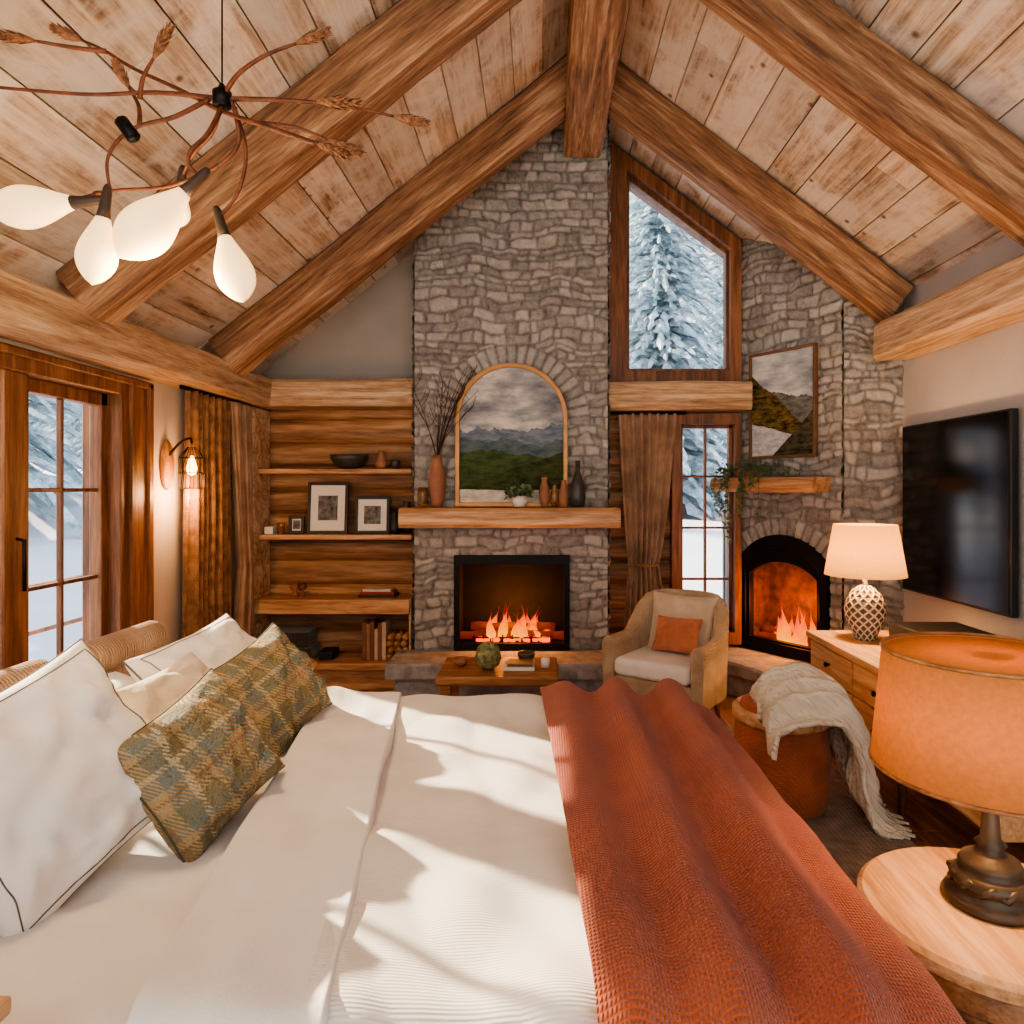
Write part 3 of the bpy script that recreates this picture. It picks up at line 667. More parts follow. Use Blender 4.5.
# ------------------------------------------------------------ TV + console
tv=empty('television',(XR,3.83,1.29))
box('panel',(-.06,-.02,-.50,.50,-.5,.5),M_blackm,tv,.006); box('screen',(-.064,-.059,-.485,.485,-.485,.49),M_black,tv,.001); box('wall_bracket',(-.02,0,-.2,.2,-.2,.2),M_blackm,tv,.002)
cs=empty('console_cabinet')
KX0,KX1,KY0,KY1,KZ=1.5,2.27,2.3,3.88,.62
box('top',(KX0-.02,KX1,KY0-.02,KY1+.02,KZ-.035,KZ),M_oak,cs,.006)
box('carcass',(KX0+.01,KX1,KY0,KY1,.24,KZ-.035),M_oak,cs,.004)
fr=[]
for (a,b2) in ((2.32,2.82),(2.84,3.34),(3.36,3.86)):
    fr+= [(KX0-.008,KX0+.012,a,b2,.425,.575),(KX0-.008,KX0+.012,a,b2,.255,.415)]
boxes('drawer_fronts',fr,M_oak,cs,.004)
for i,(a,b2) in enumerate(((2.32,2.82),(2.84,3.34),(3.36,3.86))):
    for j,z in enumerate((.5,.335)): lathe('knob_%d_%d'%(i,j),[(.006,0),(.006,.01),(.013,.016),(.012,.026),(0,.028)],M_dark,cs,M=Matrix.Translation((KX0-.008,(a+b2)/2,z))@Matrix.Rotation(-PI/2,4,'Y'))
for i,(x,y) in enumerate(((KX0+.06,2.4),(KX0+.06,3.02),(KX0+.06,3.78),(KX1-.06,2.4),(KX1-.06,3.78))):
    lathe('leg_%d'%i,[(.014,0),(.026,.24)],M_frame,cs,(x,y,.0))
mb=empty('media_box'); box('body',(1.84,2.2,2.85,3.7,KZ+.012,KZ+.085),M_blackm,mb,.008); boxes('feet',[(1.88,1.92,2.95,2.99,KZ,KZ+.012),(2.14,2.18,2.95,2.99,KZ,KZ+.012),(1.88,1.92,3.56,3.6,KZ,KZ+.012),(2.14,2.18,3.56,3.6,KZ,KZ+.012)],M_black,mb,0)
def lattice():
    m,nt,b=newmat('lattice_ceramic'); tc=N(nt,'ShaderNodeTexCoord')
    sp=N(nt,'ShaderNodeSeparateXYZ',{0:tc.outputs['Object']})
    an=math_(nt,'MULTIPLY',math_(nt,'ARCTAN2',sp.outputs[1],sp.outputs[0]),12/(2*PI)); z=math_(nt,'MULTIPLY',sp.outputs[2],22.)
    def line(q): 
        f=math_(nt,'FRACT',q); return math_(nt,'ABSOLUTE',math_(nt,'SUBTRACT',f,.5))
    d=math_(nt,'MAXIMUM',line(math_(nt,'ADD',an,z)),line(math_(nt,'SUBTRACT',an,z)))
    L(nt,ramp(nt,d,[(.32,c(96,80,62)),(.42,c(222,210,188))]),b.inputs['Base Color']); b.inputs['Roughness'].default_value=.5; bump(nt,b,d,1.,.02); return m
def openshade(o):
    me=o.data
    bm=bmesh.new(); bm.from_mesh(me)
    for f in [f for f in bm.faces if len(f.verts)>10]: bm.faces.remove(f)
    bm.to_mesh(me); bm.free(); m=o.modifiers.new('s','SOLIDIFY'); m.thickness=.003
tl=empty('table_lamp',(1.70,3.66,KZ))
lathe('base',[(.05,0),(.06,.012),(.055,.02),(.075,.06),(.1,.13),(.1,.18),(.075,.24),(.045,.27),(.03,.28),(.012,.285),(.012,.36)],lattice(),tl)
openshade(lathe('shade',[(.2,.335),(.155,.60)],M_shade1,tl,seg=48))
lathe('bulb',[(0,.5),(.02,.49),(.03,.46),(.018,.41),(.012,.36)],M_bulb,tl)
o=pt('lamp_light',(0,0,.47),44,(1,.56,.24),.05); o.parent=tl
# ------------------------------------------------------------ near nightstand + lamp
ns=empty('round_nightstand',(.87,1.34,0))
lathe('top',[(0,.565),(.225,.565),(.24,.572),(.24,.592),(.23,.6),(0,.6)],M_oak,ns,seg=64,smooth=False)
lathe('drum',[(.205,.1),(.213,.12),(.213,.54),(.205,.565)],M_oakm,ns,seg=64)
lathe('drawer_band',[(.2135,.36),(.219,.362),(.219,.372),(.2135,.374)],M_frame,ns,seg=64)
lathe('top_band',[(.2135,.50),(.219,.502),(.219,.512),(.2135,.514)],M_frame,ns,seg=64)
lathe('foot',[(.17,0),(.18,.02),(.18,.1)],M_oakz,ns,seg=48)
M_bronze=simple('dark_bronze',c(86,74,60),.45,.5,var=.2)
nl_=empty('table_lamp.001',(.875,1.36,.6))
lathe('base',[(.08,0),(.085,.008),(.078,.02),(.06,.028),(.066,.038),(.072,.05),(.06,.06),(.05,.066),(.056,.075),(.05,.085),(.03,.095),(.022,.105),(.028,.115),(.018,.125),(.013,.2),(.016,.25),(.012,.27),(.01,.38)],M_bronze,nl_,seg=48)
SB,ST,SR,SQ=.255,.485,.212,.19
openshade(lathe('shade',[(SR,SB),(SQ,ST)],M_shade2,nl_,seg=64))
tubes('shade_trim',[([(SR*math.cos(2*PI*k/48),SR*math.sin(2*PI*k/48),SB+.003) for k in range(49)],.004),([(SQ*math.cos(2*PI*k/48),SQ*math.sin(2*PI*k/48),ST-.002) for k in range(49)],.004)],M_oakm,nl_)
lathe('diffuser',[(.03,ST-.010),(SQ-.004,ST-.010),(SQ-.004,ST-.007),(.03,ST-.007)],M_shade2,nl_,seg=64)
lst=[([(0,0,.38),(.185*math.cos(a),.185*math.sin(a),.47)],.0025) for a in (0,2.09,4.19)]
tubes('spider',lst,M_bronze,nl_)
tubes('rope_wrap',[([((.064+.006*math.cos(k*1.7))*math.cos(2*PI*k/40),(.064+.006*math.cos(k*1.7))*math.sin(2*PI*k/40),.045+.008*math.sin(k*1.7)) for k in range(41)],.008)],M_bronze,nl_)
lathe('bulb',[(0,.45),(.02,.445),(.03,.42),(.015,.38)],M_bulb,nl_)
o=pt('lamp_light',(0,0,.36),8,(1,.64,.32),.04); o.parent=nl_
# ------------------------------------------------------------ BED
bed=empty('bed')
BX0,BX1,BY0,BY1,BZ=-1.4,.5,.93,2.45,.65
SK=.13
box('frame',(BX0,BX1-.04,BY0+.04,BY1-.04,.06,.3),M_oak,bed,.01)
boxes('feet',[(x,x+.07,y,y+.07,0,.06) for x in (BX0+.05,BX1-.2) for y in (BY0+.1,BY1-.2)],M_frame,bed,0)
box('mattress',(BX0,BX1-.03,BY0+.02,BY1-.02,.3,BZ-.02),M_sheet,bed,.05)
def drape(name,x0,x1,y0,y1,zt,r,dx0,dx1,dy0,dy1,mat,wr,parent,nx=90,ny=110,thick=.012,zmin=.06,skew=None):
    def ax(t,lo,hi):
        if t>hi-r:
            s=t-(hi-r)
            if s<r*PI/2: a=s/r; return hi-r+r*math.sin(a),-(r-r*math.cos(a)),math.sin(a)
            return hi,-(r+s-r*PI/2),1
        if t<lo+r:
            s=lo+r-t
            if s<r*PI/2: a=s/r; return lo+r-r*math.sin(a),-(r-r*math.cos(a)),-math.sin(a)
            return lo,-(r+s-r*PI/2),-1
        return t,0,0
    ta,tb_=(x0 if dx0==0 else x0-dx0),(x1 if dx1==0 else x1+dx1); tc_,td=(y0-dy0),(y1+dy1)
    vs=[];fs=[]
    for j in range(ny+1):
        tv_=tc_+(td-tc_)*j/ny; y,zy,ny_=ax(tv_,y0,y1)
        for i in range(nx+1):
            tu=ta+(tb_-ta)*i/nx
            x,zx,nx_=ax(tu,x0 if dx0 else x0-10,x1 if dx1 else x1+10)
            w=wr(tu,tv_); nz=math.sqrt(max(0,1-min(1,nx_*nx_+ny_*ny_)))
            side=max(0,-(zx+zy)-.1)
            z=max(zmin,zt+zx+zy+w*nz)
            rip=side*.06*math.sin((tu+tv_)*22)
            X=x+nx_*(w+rip)
            if skew:
                X+=skew(X)*(BY1-min(max(y,BY0),BY1))
            vs.append((X,y+ny_*(w+rip),z))
    for j in range(ny):
        for i in range(nx):
            k=j*(nx+1)+i; fs.append((k,k+1,k+nx+2,k+nx+1))
    o=mesh(name,vs,fs,mat,parent,True)
    m=o.modifiers.new('s','SOLIDIFY'); m.thickness=thick; m.offset=-1
    return o
nz_=lambda x,y,z=0:noise.noise(Vector((x,y,z)))
def wr_sheet(x,y): return .008*nz_(x*4,y*4)+.010*nz_(x*9,y*12,3)
def wr_duvet(x,y): return .024*nz_(x*2.2,y*2.6,1)+.014*nz_(x*6,y*5,2)+.014*abs(nz_(x*5+y*3,y*2-x*4,5))
def wr_fold(x,y): return .018*nz_(x*3,y*3,7)+.012*nz_(x*12,y*3,8)-.008*(1-min(1,abs(x+.6)/.15))
def wr_throw(x,y):
    p=x+.02*nz_(y*1.5,3)-.03*(y-1.7)*0.6
    return .018+.028*math.sin((p-.02)*2*PI/.185+.6*math.sin(y*1.3))*min(1,max(.15,(x+.05)*4))+.014*nz_(x*4,y*3,9)+.004*nz_(x*18,y*9,4)
drape('fitted_sheet',BX0,BX1-.3,BY0,BY1,BZ,.05,0,0,.3,.3,M_sheet,wr_sheet,bed,70,80,.005)
drape('duvet',-.52,BX1+.02,BY0-.015,BY1+.015,BZ+.035,.07,0,.4,.38,.38,M_duvet,wr_duvet,bed,110,120,.025,skew=lambda X:SK*max(0,min(1,(BX1-X)/1.0)))
drape('folded_duvet_edge',-.745,-.485,BY0-.03,BY1+.03,BZ+.058,.07,0,0,.34,.34,M_sheet,wr_fold,bed,40,110,.035,skew=lambda X:SK)
th=drape('throw_blanket',.0,BX1+.06,BY0-.04,BY1+.04,BZ+.06,.1,0,.36,.34,.34,M_throw,wr_throw,None,120,130,.014,skew=lambda X:.05*max(0,min(1,(.45-X)/.45)))
box('headboard',(-1.5,-1.41,1.0,2.62,0,.81),M_wovenr,bed,.02)
for i,(ya,yb) in enumerate(((1.45,2.03),(2.14,2.6))):
    n=12; pts=[(-1.42,ya+(yb-ya)*k/n,.865) for k in range(n+1)]
    tube('headboard_roll_%d'%i,pts,[.035]+[.058]*(n-1)+[.035],M_wovenr,bed,20)
def pillow(name,ctr,n,upv,w,h,t,mat,seed=0,piping=None,roll=0):
    Z=Vector(n).normalized(); Y=Vector(upv); Y=(Y-Z*Y.dot(Z)).normalized(); X=Y.cross(Z)
    if roll: 
        q=Matrix.Rotation(roll,3,Z); X=q@X; Y=q@Y
    g=34; vs=[];fs=[]; rnd=seed*3.1
    def pos(a,b,s):
        x=a*(1-.09*(1-b*b)*abs(a)**2); y=b*(1-.09*(1-a*a)*abs(b)**2)
        f=((1-a*a)*(1-b*b)); th_=t/2*f**.42
        wv=(.12*nz_(a*2+rnd,b*2,s)+.12*nz_(a*4.5+rnd,b*4.5,s+4)+.09*abs(nz_(a*7+b*3+rnd,b*6,s+9)))*t*min(1,f*3)
        crease=.06*t*math.sin(8*math.atan2(b,a)+rnd)*min(1,f*3)*(a*a+b*b)
        return (x*w/2,y*h/2,s*(th_+wv+crease))
    idx={}
    for s in (1,-1):
        for j in range(g+1):
            for i in range(g+1):
                a=-1+2*i/g;b=-1+2*j/g; a=math.sin(a*PI/2); b=math.sin(b*PI/2)
                ed=i in(0,g) or j in(0,g)
                if ed and s==-1: idx[(s,i,j)]=idx[(1,i,j)]; continue
                idx[(s,i,j)]=len(vs); p=pos(a,b,s); vs.append((p[0],p[1],0) if ed else p)
    for s in (1,-1):
        for j in range(g):
            for i in range(g):
                q=[idx[(s,i,j)],idx[(s,i+1,j)],idx[(s,i+1,j+1)],idx[(s,i,j+1)]]; fs.append(tuple(q if s==1 else q[::-1]))
    M=frameM(ctr,X,Y,Z)
    o=mesh(name,vs,fs,mat,None,True,M)
    if piping:
        per=[vs[idx[(1,i,0)]] for i in range(g+1)]+[vs[idx[(1,g,j)]] for j in range(1,g+1)]+[vs[idx[(1,i,g)]] for i in range(g-1,-1,-1)]+[vs[idx[(1,0,j)]] for j in range(g-1,-1,-1)]
        tube('piping',per,.003,piping,o,6)
        if piping is M_pipe:
            e=.9; loop=[]
            for k in range(40): loop.append(pos(-e+2*e*k/40,-e,1))
            for k in range(40): loop.append(pos(e,-e+2*e*k/40,1))
            for k in range(40): loop.append(pos(e-2*e*k/40,e,1))
            for k in range(41): loop.append(pos(-e,e-2*e*k/40,1))
            tube('stitched_cord',[(p[0],p[1],p[2]+.001) for p in loop],.0014,piping,o,5)
    return o
M_pipe=simple('piping_dark',c(104,96,88),.8)
M_pipe2=simple('piping_olive',c(84,78,56),.8)
pillow('plaid_throw_pillow',(-.755,1.56,.795),(.8,-.36,.48),(-.45,0,.85),.33,.30,.17,M_plaid,1,M_pipe2,.14)
pillow('plaid_throw_pillow.001',(-.80,2.09,.80),(.8,-.32,.5),(-.45,0,.85),.34,.32,.17,M_plaid,2,M_pipe2,.12)
pillow('white_pillow',(-.95,1.36,.84),(.82,-.30,.48),(-.5,0,.85),.44,.42,.17,M_sheet,3,M_pipe,.1)
pillow('white_pillow.001',(-1.0,2.16,.81),(.78,-.15,.6),(-.58,0,.8),.5,.36,.18,M_sheet,4,M_pipe)
pillow('beige_pillow',(-.95,1.87,.795),(.8,-.1,.58),(-.56,0,.8),.36,.30,.14,M_beigec,6)
pillow('white_pillow.002',(-1.14,1.30,.76),(.3,-.1,.95),(-1,0,.3),.42,.5,.18,M_sheet,5)
pillow('white_pillow.003',(-1.22,1.95,.75),(.4,0,.9),(-1,0,.4),.6,.32,.15,M_sheet,8)
bt=empty('bedside_table'); box('top',(-1.2,-.69,.45,.918,.715,.74),M_oak,bt,.006); box('body',(-1.18,-.71,.47,.85,.35,.715),M_oakz,bt,.005)
boxes('legs',[(x,x+.04,y,y+.04,0,.35) for x in (-1.17,-.76) for y in (.48,.80)],M_oakz,bt,.003)
b2_=empty('side_table'); lathe('top',[(0,.575),(.17,.575),(.175,.585),(.17,.6),(0,.6)],M_oak,b2_,(-1.2,3.2,0)); lathe('stem',[(.12,0),(.12,.015),(.025,.03),(.02,.575)],M_oakz,b2_,(-1.2,3.2,0))
# ------------------------------------------------------------ armchair
ac=empty('armchair',(.77,4.16,0),-.62); ac.scale=(.84,.84,.93)
path=[]
for k in range(6): path.append((-.33,-.30+.38*k/6))
for k in range(13): a=PI-PI*k/12; path.append((.33*math.cos(a),.08+.24*math.sin(a)))
for k in range(1,7): path.append((.33,.08-.38*k/6))
vs=[];fs=[]; n=len(path)
for i,(x,y) in enumerate(path):
    t=i/(n-1); p=Vector((x,y))
    tn=(Vector(path[min(i+1,n-1)])-Vector(path[max(i-1,0)])).normalized(); nn=Vector((-tn.y,tn.x))
    back=math.exp(-((t-.5)/.24)**6); top=.58+.25*back; tw=.04
    cs_=[(tw,.2),(tw+.012,top-.04),(tw*.5,top),(-tw*.5,top),(-tw-.012,top-.04),(-tw,.2)]
    for (o_,z) in cs_: q=p+nn*o_*1.0+Vector((0,.06*back*(z-.2))); vs.append((q.x,q.y,z))
for i in range(n-1):
    for k in range(6): l=(k+1)%6; fs.append((i*6+k,(i+1)*6+k,(i+1)*6+l,i*6+l))
fs.append(tuple(range(6))); fs.append(tuple(reversed([(n-1)*6+k for k in range(6)])))
o=mesh('shell',vs,fs,M_woven,ac,True); bev(o,.01)
box('seat_base',(-.29,.29,-.29,.24,.2,.34),M_woven,ac,.02)
o=box('seat_cushion',(-.28,.28,-.32,.2,.345,.46),M_sheet,ac,.04); o.modifiers['b'].segments=4
pc=pillow('back_cushion',(.02,.17,.62),(0,-.95,.3),(0,.2,1),.52,.42,.14,M_beigec,12); pc.parent=ac
pc=pillow('rust_cushion',(.04,.03,.58),(-.1,-.9,.45),(0,.3,1),.36,.24,.12,M_rust,13); pc.parent=ac
for i,(x,y) in enumerate(((-.27,-.26),(.27,-.26),(-.25,.22),(.25,.22))):
    tube('leg_%d'%i,[(x*1.08,y*1.08,0.015),(x,y,.21)],[.014,.024],M_frame,ac,10)
# ------------------------------------------------------------ coffee table
ct=empty('coffee_table'); 
box('top',(-.56,.1,3.74,4.2,.35,.40),M_oakm,ct,.01); boxes('legs',[(x,x+.06,y,y+.06,0,.35) for x in (-.54,.02) for y in (3.76,4.12)],M_oakm,ct,.004); box('lower_shelf',(-.53,.07,3.78,4.16,.12,.15),M_oakm,ct,.005)
TZ=.401
lathe('moss_ball_plant',[(.03,0),(.06,.02),(.075,.06),(.06,.12),(.03,.145),(0,.15)],simple('moss',c(140,142,98),.95,var=.4,nscale=40,bs_=1.,bscale=60),None,(-.29,3.92,TZ))
tb2=empty('table_books'); box('book_0',(-.2,-.03,3.86,4.02,TZ,TZ+.02),M_paper,tb2,.002); box('book_1',(-.18,-.04,3.87,4.0,TZ+.021,TZ+.036),simple('bkA',c(110,90,70),.6),tb2,.002)
lathe('decor_bowl',[(.02,0),(.045,.02),(.055,.05),(.05,.05),(.035,.02),(0,.015)],M_ceram,None,(-.08,4.09,TZ))
lathe('small_candle',[(.025,0),(.025,.05),(0,.052)],M_paper,None,(.03,3.95,TZ))
lathe('tea_bowl',[(.02,0),(.04,.02),(.045,.045),(.04,.045),(.03,.02),(0,.015)],M_terr,None,(-.45,3.98,TZ))
# ------------------------------------------------------------ rug, ottoman, throw
box('area_rug',(.64,1.47,2.3,4.1,.001,.014),M_rug,None,.004)
ot=empty('storage_ottoman',(1.06,3.08,.015))
lathe('body',[(.15,0),(.185,.02),(.2,.12),(.205,.25),(.195,.36),(.185,.38)],M_leather,ot,seg=48)
lathe('wood_rim',[(.16,.375),(.2,.378),(.208,.39),(.208,.425),(.198,.435),(.17,.432)],M_oak,ot,seg=48)
lathe('cushion_top',[(.18,.42),(.17,.45),(.1,.465),(0,.47)],M_leather,ot,seg=40)
kt=empty('knitted_throw',(1.06,3.08,.0))
cen=smoothpath([(-.13,-.07,.46),(-.11,-.06,.53),(-.02,-.05,.575),(.09,-.05,.58),(.18,-.06,.53),(.245,-.07,.42),(.265,-.09,.27),(.29,-.12,.12),(.34,-.15,.035)],8)
vs=[];fs=[];m=40; nC=len(cen)
for i,p in enumerate(cen):
    s=i/(nC-1); wd_=.52-.22*s
    sd=Vector((.1,1,0)).normalized()
    for k in range(m+1):
        t=k/m-.5; f=.03*math.sin(t*34+s*3)+.045*nz_(s*5,t*5,2)+.016*nz_(s*14,t*12,5)
        edge=abs(t)**2.2*.75*(1-s)**.6
        q=p+sd*t*wd_+Vector((0,0,-edge))+Vector((.9*s,-.4*(1-s) if t<0 else 0,1-s)).normalized()*(f+.03)
        q.z=max(q.z,.03); vs.append(q)
for i in range(nC-1):
    for k in range(m): a=i*(m+1)+k; fs.append((a,a+1,a+m+2,a+m+1))
o=mesh('blanket',vs,fs,M_cream,kt,True); md=o.modifiers.new('s','SOLIDIFY'); md.thickness=.02; md.offset=1
fr=[]
for k in range(0,m+1,1): 
    p=Vector(vs[(nC-1)*(m+1)+k]); fr.append(([p,p+Vector((.02,-.01,-.01)),Vector((p.x+.05+rr.uniform(-.01,.01),p.y-.02+rr.uniform(-.01,.01),.022))],.005))
tubes('fringe',fr,M_cream,kt,5)
# ------------------------------------------------------------ CHANDELIER
ch=empty('branch_chandelier',(-.772,1.7,2.35))
M_twig=simple('rust_branch',c(112,64,40),.5,.2,var=.3,nscale=30,bs_=.5,bscale=80)
M_bud=simple('wheat_bud',c(158,108,74),.85,var=.4,nscale=60,bs_=1.,bscale=90)
arms=[[(0,0,0),(.14,.02,.008),(.28,.05,.01),(.40,.08,.0)],
 [(0,0,0),(-.16,.0,.015),(-.33,-.02,.0),(-.62,-.05,.01)],
 [(.25,-.06,-.14),(.13,-.04,-.09),(0,0,-.03),(-.12,.03,.04),(-.25,.06,.11),(-.34,.08,.17),(-.40,.09,.2)],
 [(-.33,.08,.165),(-.39,.04,.15),(-.45,.0,.14)],
 [(.0,0,0),(.05,-.03,.04),(.12,-.04,.08),(.19,-.03,.115)],
 [(-.2,.0,.0),(-.18,-.02,.04),(-.15,-.03,.08)],
 [(.03,0,-.02),(.03,.02,-.1),(-.03,.02,-.16),(-.15,.03,-.2),(-.28,.03,-.21),(-.40,.05,-.225)],
 [(-.03,0,0),(-.1,-.03,-.06),(-.19,-.05,-.1),(-.24,-.06,-.17),(-.24,-.05,-.25)],
 [(0,0,-.02),(-.02,-.03,-.1),(-.05,-.05,-.15),(-.06,-.04,-.18),(-.04,-.03,-.20)],
 [(.02,0,0),(.04,.04,-.1),(.02,.05,-.2),(-.03,.05,-.27)],
 [(-.2,0,-.06),(-.22,.03,-.0),(-.25,.04,.05)],
 [(.1,-.02,-.07),(.18,0,-.07),(.25,.02,-.09)],
 [(0,0,0),(-.07,.1,-.03),(-.15,.16,-.06),(-.2,.2,-.10)],
 [(-.3,.05,-.21),(-.32,.02,-.22),(-.3,-.02,-.25)]]
tubes('arms',[(smoothpath(a,6),[.0064-.003*k/(len(a)*6-6) for k in range((len(a)-1)*6+1)]) for a in arms],M_twig,ch,8)
def axisM(p,d):
    Z=Vector(d).normalized(); X=Z.orthogonal().normalized(); return frameM(p,X,Z.cross(X),Z)
def bud(i,p,d,s=1):
    r_=random.Random(i); vs=[];fs=[]
    prof=[(max(.0004,.009*s*math.sin(PI*min(1,k/10*.92+.06))**.7),k/10*.085*s) for k in range(11)]
    lathe('bud_core_%d'%i,prof,M_bud,ch,M=axisM(p,d),seg=10)
    for k in range(64):
        z=.004+.072*s*k/64; a=k*2.4; R=.008*s*math.sin(PI*min(1,(k/64)*.85+.12)); ln=.022*s*r_.uniform(.8,1.2)
        b=Vector((math.cos(a)*R,math.sin(a)*R,z)); dr=Vector((math.cos(a)*.38,math.sin(a)*.38,1)).normalized()*ln; sd=Vector((-math.sin(a),math.cos(a),0))*.004*s
        q=len(vs); vs+=[b-sd,b+sd,b+dr*.6+sd*.8,b+dr,b+dr*.6-sd*.8]; fs.append((q,q+1,q+2,q+3,q+4))
    mesh('bud_%d'%i,vs,fs,M_bud,ch,M=axisM(p,d))
for i,a in enumerate(arms):
    if i in (0,1,4,5,3,10,11): bud(i,a[-1],Vector(a[-1])-Vector(a[-2]),1.)
    if i==2: bud(20,a[-1],Vector(a[-1])-Vector(a[-2]),1.1); bud(21,a[0],Vector(a[0])-Vector(a[1]),1)
    if i==6: bud(22,a[-1],Vector(a[-1])-Vector(a[-2]),1)
bud(23,(.22,.03,.01),(1,0,-.05),1.2)
lathe('hub',[(.01,-.02),(.022,-.018),(.022,.016),(.012,.022),(.006,.035)],M_dark,ch)
lathe('hub_lower',[(.01,-.03),(.016,-.025),(.016,.025),(.01,.03)],M_dark,ch,M=axisM((-.2,-.05,-.1),(.6,0,-.8)))
tube('suspension_rod',[(0,0,.03),(0,0,roof(-.772)-2.35)],.0022,M_dark,ch)
bulbs=[((-.30,-.02,-.255),(-1,0,-.1),.20,.046),((-.25,-.05,-.26),(-.16,0,-1),.16,.040),((-.04,-.03,-.205),(-.68,-.1,-.75),.22,.055),((-.03,.05,-.27),(.28,0,-1),.17,.044),((-.2,.2,-.10),(-.1,0,-1),.09,.026)]
M_sock=simple('socket_brown',c(74,60,50),.5,.3)
for i,(p,d,ln,r) in enumerate(bulbs):
    M=axisM(p,d)
    lathe('socket_%d'%i,[(.006,-.03),(.010,-.02),(.013,.03),(.017,.055),(.0,.06)],M_sock,ch,M=M,seg=16)
    prof=[(.016,.05)]+[(max(.0005,(.016*(1-t)**1.5+r*math.sin(PI*t**1.45)**.75) if t<1 else .0005),.05+t*ln) for t in [k/16 for k in range(1,17)]]
    lathe('bulb_%d'%i,prof,M_bulb,ch,M=M,seg=24)
o=pt('chandelier_light',(-.12,.02,-.5),18,(1,.70,.40),.12); o.parent=ch
# ------------------------------------------------------------ EXTERIOR
M_snow=simple('snow',c(236,240,248),.8,var=.04,nscale=1,bs_=.3,bscale=2)
g=60;vs=[];fs=[]
def gz(x,y): dd=max(0,math.hypot(x,y-3)-7); return -.35+dd*.10+noise.noise(Vector((x*.1,y*.1,0)))*min(1,dd*.1)*1.6
for j in range(g+1):
    for i in range(g+1):
        x=-60+120*i/g; y=-30+120*j/g; vs.append((x,y,gz(x,y)))
for j in range(g):
    for i in range(g): k=j*(g+1)+i; fs.append((k,k+1,k+g+2,k+g+1))
mesh('snow_ground',vs,fs,M_snow,None,True)
def treemat():
    m,nt,b=newmat('snowy_fir'); tc=N(nt,'ShaderNodeTexCoord'); ge=N(nt,'ShaderNodeNewGeometry'); sp=N(nt,'ShaderNodeSeparateXYZ',{0:ge.outputs['Normal']})
    n=N(nt,'ShaderNodeTexNoise',{'Vector':tc.outputs['Object'],'Scale':30.,'Detail':5.,'Roughness':.8})
    f=math_(nt,'ADD',math_(nt,'MULTIPLY',math_(nt,'ABSOLUTE',sp.outputs[2]),.2),n.outputs[0])
    L(nt,ramp(nt,f,[(.5,c(118,148,154)),(.62,c(180,202,212)),(.74,c(244,249,255))]),b.inputs['Base Color']); b.inputs['Roughness'].default_value=.9; return m
M_tree=treemat()
def tree_mesh(seed):
    r=random.Random(seed); vs=[];fs=[]
    v,f=tube_geo([(0,0,0),(0,0,.5),(0,0,1)],[.018,.012,.002],6); vs+=v; fs+=f
    for l in range(46):
        z=.06+.93*(l/45)**.92; R=(1-z)**.85*.22+.006; nb=int(10+18*(1-z))
        for q in range(nb):
            a=2*PI*(q+r.random())/nb; ca,sa=math.cos(a),math.sin(a); ln=R*r.uniform(.55,1.15); base=len(vs); K=8; dr=r.uniform(.2,.6)
            for k in range(K+1):
                t=k/K; w=ln*.14*(1-t)**.6*(1 if k%2 else .3)+.001; rr_=ln*t; zz=z-dr*ln*t*t*1.1+r.uniform(-.004,.004)
                vs+=[(ca*rr_-sa*w,sa*rr_+ca*w,zz-w*.4),(ca*rr_,sa*rr_,zz+.004),(ca*rr_+sa*w,sa*rr_-ca*w,zz-w*.4)]
            for k in range(K):
                b=base+3*k; fs+=[(b,b+1,b+4,b+3),(b+1,b+2,b+5,b+4)]
    me=bpy.data.meshes.new('fir%d'%seed); me.from_pydata([tuple(v) for v in vs],[],fs); me.materials.append(M_tree); return me
tm=[tree_mesh(1),tree_mesh(2)]
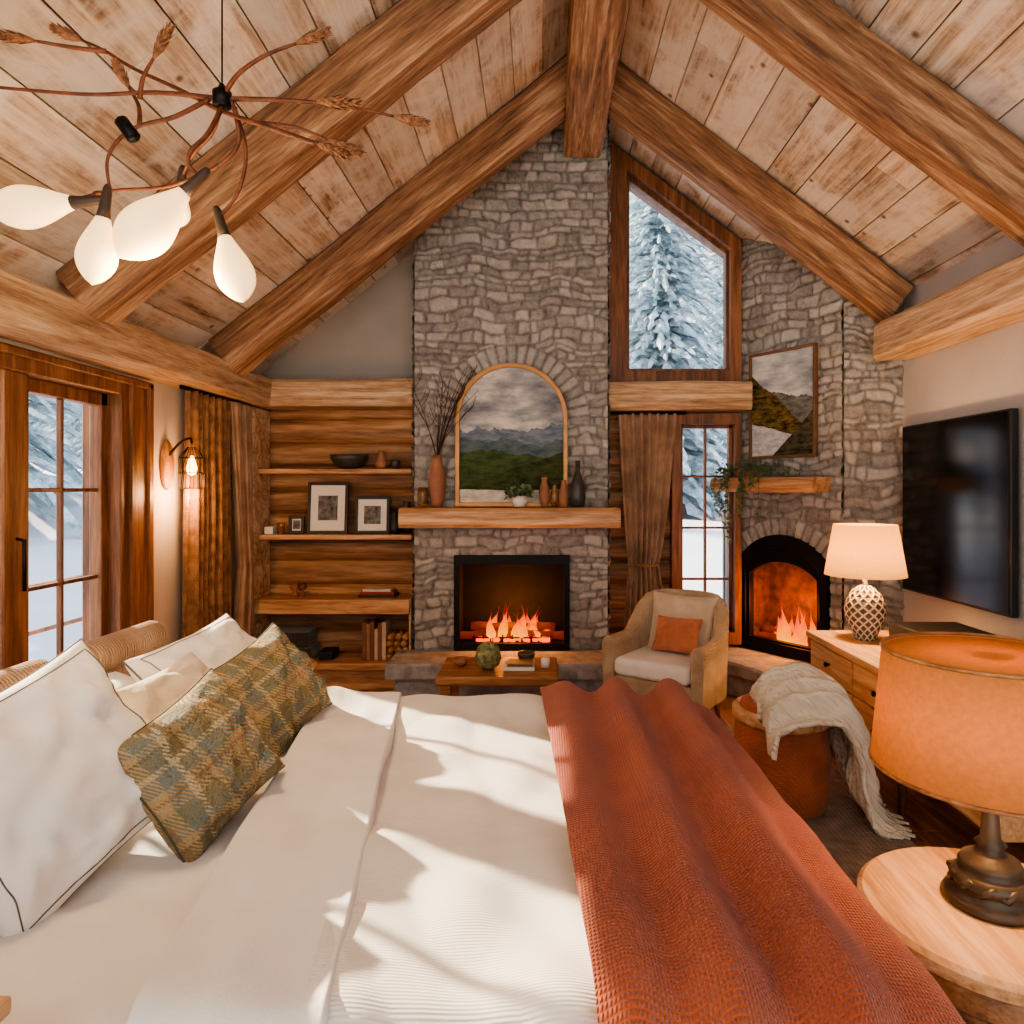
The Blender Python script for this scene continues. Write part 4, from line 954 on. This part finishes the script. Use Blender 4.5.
spots=[(3.6,21,15),(7.4,26,14),(1.5,32,13),(6,38,17),(12,34,16),(3,44,19),(-1,42,18),(15,42,18),
 (-15,26,9),(-20,32,12),(-25,38,14),(-12,34,12),(-30,42,17),(-19,44,18),(-22,26,8),(14,22,12),(-15.2,16.9,21)]  # last fir is unseen, added only to block sun through the upper window
for i,(x,y,h) in enumerate(spots):
    o=bpy.data.objects.new('snowy_fir_tree' if i==0 else 'snowy_fir_tree.%03d'%i,tm[i%2]); COL.objects.link(o); o.location=(x,y,gz(x,y)-.1); o.scale=(h,h,h); o.rotation_euler=(0,0,i*1.3)
dk=empty('deck_railing')
boxes('posts',[(-3.54,-3.46,y,y+.08,-.4,.75) for y in (1.0,2.6,4.2,5.8,7.4)],M_frame,dk,.004)
boxes('rails',[(-3.53,-3.47,1.0,7.5,.71,.75),(-3.51,-3.49,1.0,7.5,.4,.43),(-3.51,-3.49,1.0,7.5,.1,.13)],M_frame,dk,.004)
# ------------------------------------------------------------ LIGHT
sun=bpy.data.lights.new('sun','SUN'); sun.energy=16; sun.angle=.014; sun.color=(1,.82,.58)
so=bpy.data.objects.new('sun',sun); COL.objects.link(so)
d=Vector((1.0,-.64,-.48)); so.rotation_euler=d.to_track_quat('-Z','Y').to_euler()
w=bpy.data.worlds.new('world'); S.world=w; w.use_nodes=True; nt=w.node_tree; bg=nt.nodes['Background']
tc=N(nt,'ShaderNodeTexCoord'); sp=N(nt,'ShaderNodeSeparateXYZ',{0:tc.outputs['Generated']})
L(nt,ramp(nt,sp.outputs[2],[(0,c(255,240,218)),(.15,c(248,242,234)),(.6,c(218,230,246))]),bg.inputs[0]); bg.inputs[1].default_value=1.5
# ------------------------------------------------------------ CAMERA
cam=bpy.data.cameras.new('camera'); co=bpy.data.objects.new('camera',cam); COL.objects.link(co)
co.location=(0,0,1.4); co.rotation_euler=(PI/2,0,0); cam.sensor_width=36; cam.lens=700/1024*36
cam.shift_x=-.0273; cam.shift_y=-.0215; cam.clip_start=.02; cam.clip_end=300
S.camera=co
try:
    S.view_settings.view_transform='AgX'; S.view_settings.look='AgX - Medium High Contrast'; S.view_settings.exposure=.45
except Exception as e: print(e)
